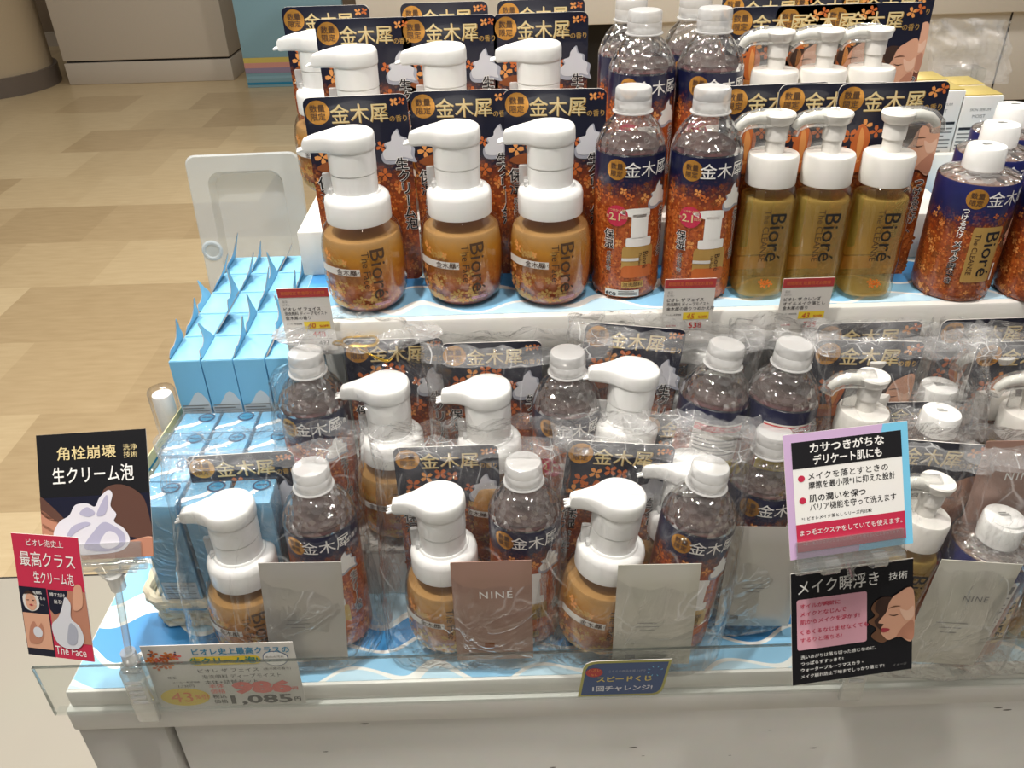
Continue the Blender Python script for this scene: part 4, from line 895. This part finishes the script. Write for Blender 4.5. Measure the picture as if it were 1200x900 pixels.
# ------------------------------------------------------------------ signs, tags and cards
def sheet(name, w, h, mat, art, Mx, label, cat, t=.0006, group=None, back='white_paper', outline=None, ys=1.):
    b = B(); o = outline or [(-w/2, 0), (w/2, 0), (w/2, h), (-w/2, h)]; n = len(o)
    b.add([(p[0], 0, p[1]) for p in o], [list(range(n))], mat)
    b.add([(p[0], 0, p[1]) for p in o]+[(p[0], t, p[1]) for p in o], [[i, (i+1) % n, n+(i+1) % n, n+i] for i in range(n)]+[[n+i for i in range(n)][::-1]], back)
    a = Art(); hn = h*ys; art(a, w, hn)
    a.items = [([(p[0], p[1]/ys) for p in vs], fs, m_, l) for vs, fs, m_, l in a.items]; a.lay(b, flat()); ob = b.build(name); ob.matrix_world = Mx; return tag(ob, label, cat, group)
def tag_art(l2, l3, pct, price, red2, extra=None):
    def f(a, w, h):
        a.rect(-w/2, w/2, h-.0085, h, 'tag_red', 1); a.text('期間限定 数量限定お買得', 0, h-.0045, .0036, 'tag_orange_text', 2, .01, fit=w*.86)
        a.text('花王', -w/2+.003, h-.0125, .0024, 'ink_grey', 1, anchor='l'); a.text('ビオレ', -w/2+.003, h-.0155, .0022, 'ink_grey', 1, anchor='l')
        a.text(red2, -w/2+.003, h-.0200, .0038, 'ink_black', 1, .012, anchor='l'); a.text(l2, -w/2+.003, h-.0243, .0038, 'ink_black', 1, .012, anchor='l', fit=w*.84); a.text(l3, -w/2+.003, h-.0287, .0038, 'ink_black', 1, .012, anchor='l')
        a.rect(-w/2+.018, w/2-.003, h-.0395, h-.0325, 'yellow_ink', 1); a.text(pct, -w/2+.0245, h-.0362, .0072, 'red_ink', 2, .02, shear=.15); a.text('%OFF', w/2-.0085, h-.0370, .0032, 'red_ink', 2, .015)
        a.text(price, w/2-.0140, h-.0452, .0078, 'red_ink', 1, .02); a.rect(-w/2+.005, w/2-.003, h-.0503, h-.0500, 'ink_black', 1)
        a.text('メーカー希望価格', -w/2+.003, h-.0345, .0017, 'ink_black', 1, anchor='l'); a.text('会員価格', -w/2+.004, h-.0455, .0022, 'red_ink', 1, anchor='l'); a.text('税込価格', -w/2+.006, h-.0540, .0022, 'ink_black', 1, anchor='l')
        if extra: a.text(extra, w/2-.0110, h-.0540, .0062, 'ink_black', 1, .02)
    return f
TW, TH = .0435, .062
for px, py, art, lab in ((353.5, 338, tag_art('泡洗顔料 ディープモイスト', '金木犀の香り', '40', '448', 'ビオレ ザ フェイス', '493'), 'white and red price tag at the shelf corner beside the blue cartons'),
                         (810, 327, tag_art('泡洗顔料 ディープモイスト', '金木犀の香りつめかえ用', '45', '538', 'ビオレ ザ フェイス'), 'white and red price tag reading 45 below the refill bottles'),
                         (949, 326, tag_art('オイルメイク落とし', '金木犀の香り', '43', '735', 'ビオレ ザ クレンズ'), 'white and red price tag reading 43 below the oil pump bottles')):
    p = at(px, py, y=.642); sheet('price_tag', TW, TH, 'white_paper', art, TR(p.x, .6445, p.z-TH, 0, R_(-2)), lab, 'price tag', group='price tags on the shelf edge')
def art_dark(a, w, h):
    k = w/.084
    a.text('角栓崩壊', -.004*k, h-.0165*k, .0115*k, 'gold_pale', 3, .008); a.text('洗浄', .0295*k, h-.0140*k, .0055*k, 'gold_pale', 3); a.text('技術', .0295*k, h-.0200*k, .0055*k, 'gold_pale', 3); a.text('生クリーム泡', .0, h-.0345*k, .0150*k, 'ink_white', 3, .006, fit=.062*k)
    P = lambda pts, m_, l: a.poly([(min(max(p[0]*k, -w/2), w/2), max(p[1]*k, .0)) for p in crom(pts, 5)], m_, l)
    a.poly([(-w/2, 0), (w/2, 0), (w/2, h*.50), (-w/2, h*.50)], 'navy', 1)
    P([(.006, .054), (.020, .060), (.036, .050), (.041, .030), (.041, .016), (.022, .018), (.012, .030)], 'skin_shadow', 2)
    for q in range(3): P([(-.0418, .053-.011*q), (-.034, .046-.010*q), (-.024, .034-.008*q), (-.022, .028-.008*q), (-.032, .032-.009*q), (-.0418, .040-.010*q)], ('skin_shadow', 'skin_dark', 'skin_dark')[q], 2)
    P([(-.0418, .022), (-.028, .018), (-.010, .010), (.018, .012), (.0418, .016), (.0418, 0), (-.0418, 0)], 'skin', 3); P([(-.005, .004), (.018, .012), (.0418, .015), (.0418, 0), (.0, 0)], 'skin_dark', 4)
    P([(-.029, .012), (-.033, .022), (-.028, .032), (-.020, .037), (-.015, .045), (-.006, .046), (.000, .043), (.004, .050), (.011, .056), (.014, .052), (.012, .043), (.016, .036), (.014, .030), (.021, .024), (.025, .014), (.018, .006), (.0, .004), (-.018, .005)], 'foam_white', 5)
    P([(-.010, .010), (-.001, .024), (.006, .030), (.013, .027), (.021, .020), (.020, .010), (.006, .006)], 'foam_lilac', 6); P([(-.024, .016), (-.019, .027), (-.009, .031), (-.004, .029), (-.014, .024)], 'foam_lilac', 6)
    P([(.002, .012), (.008, .022), (.015, .020), (.017, .012), (.009, .008)], 'foam_white', 7); P([(.001, .036), (.006, .047), (.010, .052), (.010, .043), (.007, .036)], 'foam_lilac', 6); P([(-.012, .038), (-.006, .043), (.000, .038), (-.005, .035)], 'foam_lilac', 6)
def art_pink(a, w, h):
    k = w
    a.text('ビオレ泡史上', .0, h*.935, .095*k, 'ink_white', 2); a.text('最高クラス', 0, h*.80, .20*k, 'ink_white', 2, .004, fit=.82*k); a.text('生クリーム泡', .06*k, h*.655, .16*k, 'ink_white', 2, .004, fit=.60*k)
    a.rect(-.5*k, -.08*k, .0, h*.57, 'navy', 1); a.rect(-.49*k, -.09*k, .06*h, h*.355, 'skin', 2); a.rect(-.06*k, .5*k, .14*h, h*.565, 'skin_dark', 1); a.poly([(-.06*k, h*.565), (.24*k, h*.565), (.16*k, h*.40), (-.0*k, h*.36), (-.06*k, h*.40)], 'navy', 2)
    a.blob([(-.16, .12), (-.20, .0), (-.16, -.16), (.0, -.22), (.16, -.15), (.2, .0), (.15, .13), (.0, .19)], 'white_paper', 3, -.33*k, h*.46, k*.62); a.circ(-.33*k, h*.45, .085*k, 'skin', 4, ry=.11*k); a.blob([(-.09, .09), (.0, .14), (.1, .08), (.0, .1)], 'hair', 5, -.33*k, h*.455, k)
    for q in (-1, 1): a.rect(-.33*k+q*.04*k-.018*k, -.33*k+q*.04*k+.018*k, h*.462, h*.468, 'hair', 5)
    a.blob([(-.03, 0), (0, .012), (.03, 0), (0, -.012)], 'lip', 5, -.33*k, h*.425, k)
    for q, s in enumerate(('洗顔料', '泡立てるの', '苦手…')): a.text(s, -.215*k, h*(.53-.045*q), .046*k, 'ink_white', 4)
    a.blob([(-.2, -.3), (-.13, .0), (-.02, .12), (.06, .0), (.16, .1), (.2, -.1), (.1, -.3), (-.05, -.36)], 'skin_dark', 3, -.32*k, h*.24, k*.62); a.circ(-.29*k, h*.20, .07*k, 'cream_white', 4)
    a.text('押すだけ', .085*k, h*.525, .058*k, 'ink_white', 3); a.text('出る!', .085*k, h*.470, .058*k, 'ink_white', 3)
    a.blob([(-.22, -.2), (-.26, .0), (-.14, .12), (-.06, .26), (.0, .38), (.07, .3), (.05, .12), (.16, .02), (.2, -.14), (.1, -.26), (-.08, -.28)], 'cream_white', 4, .20*k, h*.27, k); a.blob([(-.05, -.2), (.02, .05), (.12, -.02), (.08, -.2)], 'cream_shade', 5, .20*k, h*.27, k)
    a.blob([(.0, .0), (.14, .05), (.16, .3), (.05, .28)], 'skin', 3, .30*k, h*.42, k); a.text('The Face', .17*k, h*.070, .15*k, 'ink_white', 2, fit=.46*k)
def art_bullets(a, w, h):
    k = w/.094
    for q in range(24):   # tinted border from lilac to sky blue
        pass
    a.poly([(w*.05, 0), (w/2, 0), (w/2, h), (w*.30, h)], 'cyan_ink', 1); a.rect(-w/2+.0055*k, w/2-.0055*k, .0055*k, h-.0065*k, 'ink_white', 2)
    a.rect(-w/2+.0055*k, w/2-.0055*k, h-.0275*k, h-.0065*k, 'ink_black', 3); a.text('カサつきがちな', .0, h-.0125*k, .0082*k, 'ink_white', 4, .025); a.text('デリケート肌にも', .0, h-.0220*k, .0082*k, 'ink_white', 4, .025, fit=.052*k)
    for q, (y, s, s2) in enumerate(((h-.0345*k, 'メイクを落とすときの', '摩擦を最小限*1に抑えた設計'), (h-.0520*k, '肌の潤いを保つ', 'バリア機能を守って洗えます'))):
        a.circ(-w/2+.0115*k, y-.001*k, .0026*k, 'pink_red', 3); a.text(s, -w/2+.0165*k, y, .0062*k, 'ink_black', 3, .015, anchor='l'); a.text(s2, -w/2+.0165*k, y-.0072*k, .0062*k, 'ink_black', 3, .015, anchor='l', fit=.066*k)
    a.text('*1 ビオレメイク落としシリーズ内比較', -w/2+.010*k, h-.0675*k, .0031*k, 'ink_black', 3, .01, anchor='l')
    a.rect(-w/2+.0055*k, w/2-.0055*k, .0055*k, .0275*k, 'pink_red', 3); a.text('まつ毛エクステをしていても使えます。', 0, .0205*k, .0050*k, 'ink_white', 4, .012, fit=.078*k); a.text('※まつ毛エクステンションの状態により使えないことがあります。', 0, .0115*k, .0028*k, 'pink_light', 4, 0, fit=.074*k)
def art_float(a, w, h):
    k = w/.094
    a.text('メイク瞬浮き', -.011*k, h-.0130*k, .0135*k, 'ink_white', 3, .006, fit=.062*k); a.text('技術', .0350*k, h-.0130*k, .0075*k, 'ink_white', 3, 0)
    a.rrect(-w/2+.004*k, w/2-.036*k, .031*k, h-.023*k, .002*k, 'pink_light', 2)
    for q, s in enumerate(('オイルが瞬時に', 'メイクとなじんで', '肌からメイクを浮かす!', 'くるくるなじませなくても', 'するりと落ちる!')): a.text(s, -w/2+.0065*k, h-(.0290+.0070*q+(.002 if q > 2 else 0))*k, .0045*k, 'pink_red', 3, .012, anchor='l')
    for q, s in enumerate(('洗いあがりは落ち切った感じなのに、', 'つっぱらずすっきり!', 'ウォータープルーフマスカラ・', 'メイク崩れ防止下地までしっかり落とす!')): a.text(s, -w/2+.0065*k, (.0245-.0058*q)*k, .0036*k, 'ink_white', 3, .01, anchor='l')
    face_art(a, w/2-.0180*k, h*.50, .0238*k, 3); a.text('イメージ', w/2-.010*k, .006*k, .0028*k, 'ink_grey', 3)
def art_hand(a, w, h):
    k = w/.128
    rnd = random.Random(11)
    for i in range(15): a.flower(rnd.uniform(-.060, -.036)*k, h-rnd.uniform(.004, .032)*k, .0048*k, rnd.random()*2, rnd.choice(['orange_ink', 'salmon_ink', 'orange_pale', 'orange_flower']), 1)
    for i in range(9): a.circ(rnd.uniform(-.060, -.030)*k, h-rnd.uniform(.004, .032)*k, .0009*k, 'seal_navy', 2, 8)
    a.text('ビオレ史上最高クラスの', .019*k, h-.0095*k, .0098*k, 'sky_ink', 2, .03, fit=.082*k); a.rrect(-.026*k, .034*k, h-.0285*k, h-.0165*k, .005*k, 'yellow_ink', 1); a.text('生クリーム泡!', .003*k, h-.0225*k, .0095*k, 'teal_ink', 2, .025, fit=.058*k)
    a.blob([(-1, 0), (-.8, .7), (-.2, .95), (.4, .85), (1, .4), (1, -.3), (.5, -.9), (-.3, -.95), (-.8, -.6)], 'blue_print', 1, .0465*k, h-.0215*k, .0105*k); a.blob([(-.94, 0), (-.75, .64), (-.2, .88), (.4, .79), (.93, .36), (.93, -.26), (.46, -.82), (-.3, -.88), (-.75, -.55)], 'ink_white', 2, .0465*k, h-.0215*k, .0105*k)
    a.text('毛穴の汚れ', .0465*k, h-.0190*k, .0032*k, 'brown_ink', 3); a.text('すっきり!', .0465*k, h-.0240*k, .0032*k, 'brown_ink', 3)
    a.text('ビオレ ザ フェイス', .004*k, h-.0365*k, .0060*k, 'ink_black', 1, fit=.052*k); a.text('(金木犀の香り)', .046*k, h-.0360*k, .0036*k, 'ink_black', 1); a.text('泡洗顔料 ディープモイスト', .014*k, h-.0450*k, .0060*k, 'ink_black', 1, fit=.068*k); a.text('本体+詰替セット', .004*k, h-.0530*k, .0058*k, 'ink_black', 1, fit=.046*k)
    a.text('花王', -.046*k, h-.0450*k, .0040*k, 'ink_black', 1); a.text('メーカー希望価格', -.035*k, h-.0520*k, .0030*k, 'ink_black', 1); a.text('1,730円', -.036*k, h-.0575*k, .0046*k, 'ink_black', 1)
    a.circ(-.040*k, .0150*k, .0215*k, 'yellow_ink', 1, ry=.0130*k); a.text('43', -.043*k, .0155*k, .0200*k, 'orange_ink', 3, .06, asp=1.05); a.text('%引', -.0255*k, .0150*k, .0075*k, 'orange_ink', 3, .02)
    a.text('本体', -.010*k, .0300*k, .0066*k, 'salmon_ink', 2, .02); a.text('価格', -.010*k, .0220*k, .0066*k, 'salmon_ink', 2, .02); a.text('986', .029*k, .0270*k, .0215*k, 'salmon_ink', 2, .06, fit=.052*k); a.text('円', .0575*k, .0235*k, .0055*k, 'salmon_ink', 2, .02)
    a.text('税込', -.010*k, .0145*k, .0062*k, 'ink_black', 2, .01); a.text('価格', -.010*k, .0070*k, .0062*k, 'ink_black', 2, .01); a.text('1,085', .026*k, .0095*k, .0165*k, 'ink_black', 2, .055, fit=.054*k); a.text('円', .0575*k, .0080*k, .0065*k, 'ink_black', 2, .02)
SPEED = [(.0, 0), (.84, 0), (.89, .03), (.925, .10), (.945, .22), (1, 1), (.20, 1), (.13, .98), (.08, .93), (.05, .82)]
def art_speed(a, w, h):
    def par(i): return [((fx-.5)*(w-2*i), i+fy*(h-2*i)) for fx, fy in SPEED]
    a.poly(par(.0010), 'olive_line', 1); a.poly(par(.0024), 'blue_print', 2)
    a.circ(-w*.33, h*.70, .0070, 'tag_red', 3, ry=.0055); a.text('ハズレ', -w*.33, h*.77, .0035, 'orange_pale', 4, .01); a.text('なし', -w*.33, h*.64, .0030, 'orange_pale', 4, .01)
    a.text('こちらの商品お買上げで', .002, h*.72, .0032, 'cream_shade', 3, fit=w*.40); a.text('スピードくじ', .0, h*.50, .0072, 'stripe_yellow', 3, .03, fit=w*.60); a.text('1回チャレンジ!', -.001, h*.235, .0072, 'cream_white', 3, .03, fit=w*.66)
    for q in range(7): an = R_(20+q*45); a.poly([(w*.33+.004*math.cos(an), h*.70+.004*math.sin(an)), (w*.33+.0065*math.cos(an+.1), h*.70+.0065*math.sin(an+.1)), (w*.33+.0065*math.cos(an-.05), h*.70+.0065*math.sin(an-.05))], 'cyan_ink', 3)
SZ = {'dark': (.0842, .0946), 'pink': (.0605, .0942), 'bullets': (.0869, .0818), 'float': (.0892, .0851)}
PS = {'dark': TR(-.3112, .46, .9636, R_(-1.6), R_(32.1), R_(-3.3)), 'pink': TR(-.3367, .415, .9091, R_(-15.4), R_(22), R_(-7.5)),
      'bullets': TR(.2194, .399, 1.0079, R_(9.5), R_(27.7), R_(1.1)), 'float': TR(.2368, .3873, .8966, R_(6.7), R_(20.8), R_(-.9))}
sheet('sign_card', *SZ['dark'], 'black_gloss', art_dark, PS['dark'], 'dark glossy sign with a white foam photo held by the clear clip stand', 'sign', ys=1.10)
sheet('sign_card', *SZ['pink'], 'pink_red', art_pink, PS['pink'], 'narrow pink sign hanging in front of the dark foam sign', 'sign')
sheet('sign_card', *SZ['bullets'], 'lilac', art_bullets, PS['bullets'], 'lilac bordered sign with black heading and two pink bullet points', 'sign', ys=1.12)
sheet('sign_card', *SZ['float'], 'black_gloss', art_float, PS['float'], "black sign with a pink text box and a woman's profile, above the acrylic rail", 'sign', ys=1.10)
hp = at(269, 829, y=YF-.0085)
sheet('price_card', .122, .0740, 'white_paper', art_hand, TR(at(276, 829, y=YF-.008).x, YF-.0092, ZT-.0112, 0, R_(1.5), 0), 'handwritten white price card in the rail reading 986 and 1,085', 'price card', ys=1.14)
c = at(730, 815, y=yy-.001); c1 = at(730, 774, y=yy-.001); xw = at(784, 795, y=yy).x - at(677, 795, y=yy).x; hs = c1.z-c.z
sheet('sticker_sign', xw, hs, 'olive_line', art_speed, TR(c.x, yy-.0011, c.z), 'small blue sticker with olive border on the acrylic rail front', 'sticker', outline=[((fx-.5)*xw, fy*hs) for fx, fy in SPEED])
# clear clip stand at the left
def clip_base(r, X, mat='clear_clip'):
    b = B(); b.box(X-.009, X+.009, yy-.006, yy-.0003, ZT-.018, ZT+.045, mat, .0015); b.box(X-.009, X+.009, yy+.0024, yy+.009, ZT-.004, ZT+.045, mat, .0015); b.box(X-.007, X+.007, yy-.005, yy+.008, ZT+.041, ZT+.052, mat, .002)
    for q in range(5): b.box(X-.006, X+.006, yy-.0075, yy-.0055, ZT+.008+.006*q, ZT+.0105+.006*q, 'frosted_cap', .0005)
    b.build('clamp', r)
r = root('clip_stand'); X = at(152, 775, y=yy).x; clip_base(r, X)
j0 = Vector((X, yy+.002, ZT+.055)); dm = PS['dark']; j1 = dm @ Vector((.010, .004, -.018)); j2 = dm @ Vector((.004, .003, -.004))
b = B(); b.tube([j0, j1], .0028, 'clear_clip', 10); b.build('arm', r)
b = B(); b.tube([j0-Vector((0, 0, .006)), j0+Vector((0, 0, .006))], [.0062, .0058], 'frosted_cap', 14); b.build('lower_joint', r)
b = B(); b.tube([j1-Vector((0, 0, .007)), j1+Vector((0, 0, .007))], [.0056, .0062], 'frosted_cap', 14); b.build('upper_joint', r)
b = B(); b.box(-.022, .034, -.0035, -.0008, -.004, .012, 'clear_clip', .001, T=dm); b.box(-.022, .034, .0008, .0035, -.006, .012, 'clear_clip', .001, T=dm); b.tube([dm @ Vector((-.024, 0, -.006)), dm @ Vector((.036, 0, -.006))], .0035, 'clear_clip', 12); b.tube([dm @ Vector((.018, -.001, -.006)), dm @ Vector((.028, -.001, -.006))], .0058, 'clear_clip', 12)
b.tube([j2, j1], [.010, .005], 'clear_clip', 12); b.build('sign_grip', r); pk = PS['pink']; e0, e1 = dm @ Vector((-.020, 0, -.006)), pk @ Vector((.012, .0035, .078))
b = B(); b.tube([e0, e0.lerp(e1, .5)+Vector((0, 0, -.004)), e1], .0024, 'clear_clip', 10); b.box(.004, .022, .0008, .0036, .068, .090, 'clear_clip', .0008, T=pk); b.build('side_grip', r)
tag(r, 'clear plastic clip stand clamped on the left end of the rail', 'clip stand')
# right clip stand
r = root('clip_stand'); bm_ = PS['bullets']; X = at(1000, 790, y=yy).x; clip_base(r, X)
b = B(); b.tube([(X, yy+.006, ZT+.05), bm_ @ Vector((0, .006, -.004))], .0028, 'clear_clip', 10); b.build('arm', r)
b = B(); b.box(-.040, .036, -.0032, -.0008, -.006, .012, 'clear_clip', .0008, T=bm_); b.box(-.040, .036, .0008, .0032, -.008, .012, 'clear_clip', .0008, T=bm_); b.tube([bm_ @ Vector((-.040, .0, -.007)), bm_ @ Vector((.036, .0, -.007))], .0036, 'clear_clip', 12)
for q in (-.022, .012): b.tube([bm_ @ Vector((q, 0, -.007)), bm_ @ Vector((q+.010, 0, -.007))], .0058, 'clear_clip', 12)
b.build('sign_grip', r)
fl = PS['float']; b = B(); b.tube([bm_ @ Vector((.002, .001, -.008)), fl @ Vector((0, .004, .080))], .0024, 'clear_clip', 10); b.box(-.016, .016, .0008, .0036, .070, .0846, 'clear_clip', .0008, T=fl); b.build('lower_grip', r)
tag(r, 'clear plastic clip stand holding the lilac bordered sign over the right gift bags', 'clip stand')
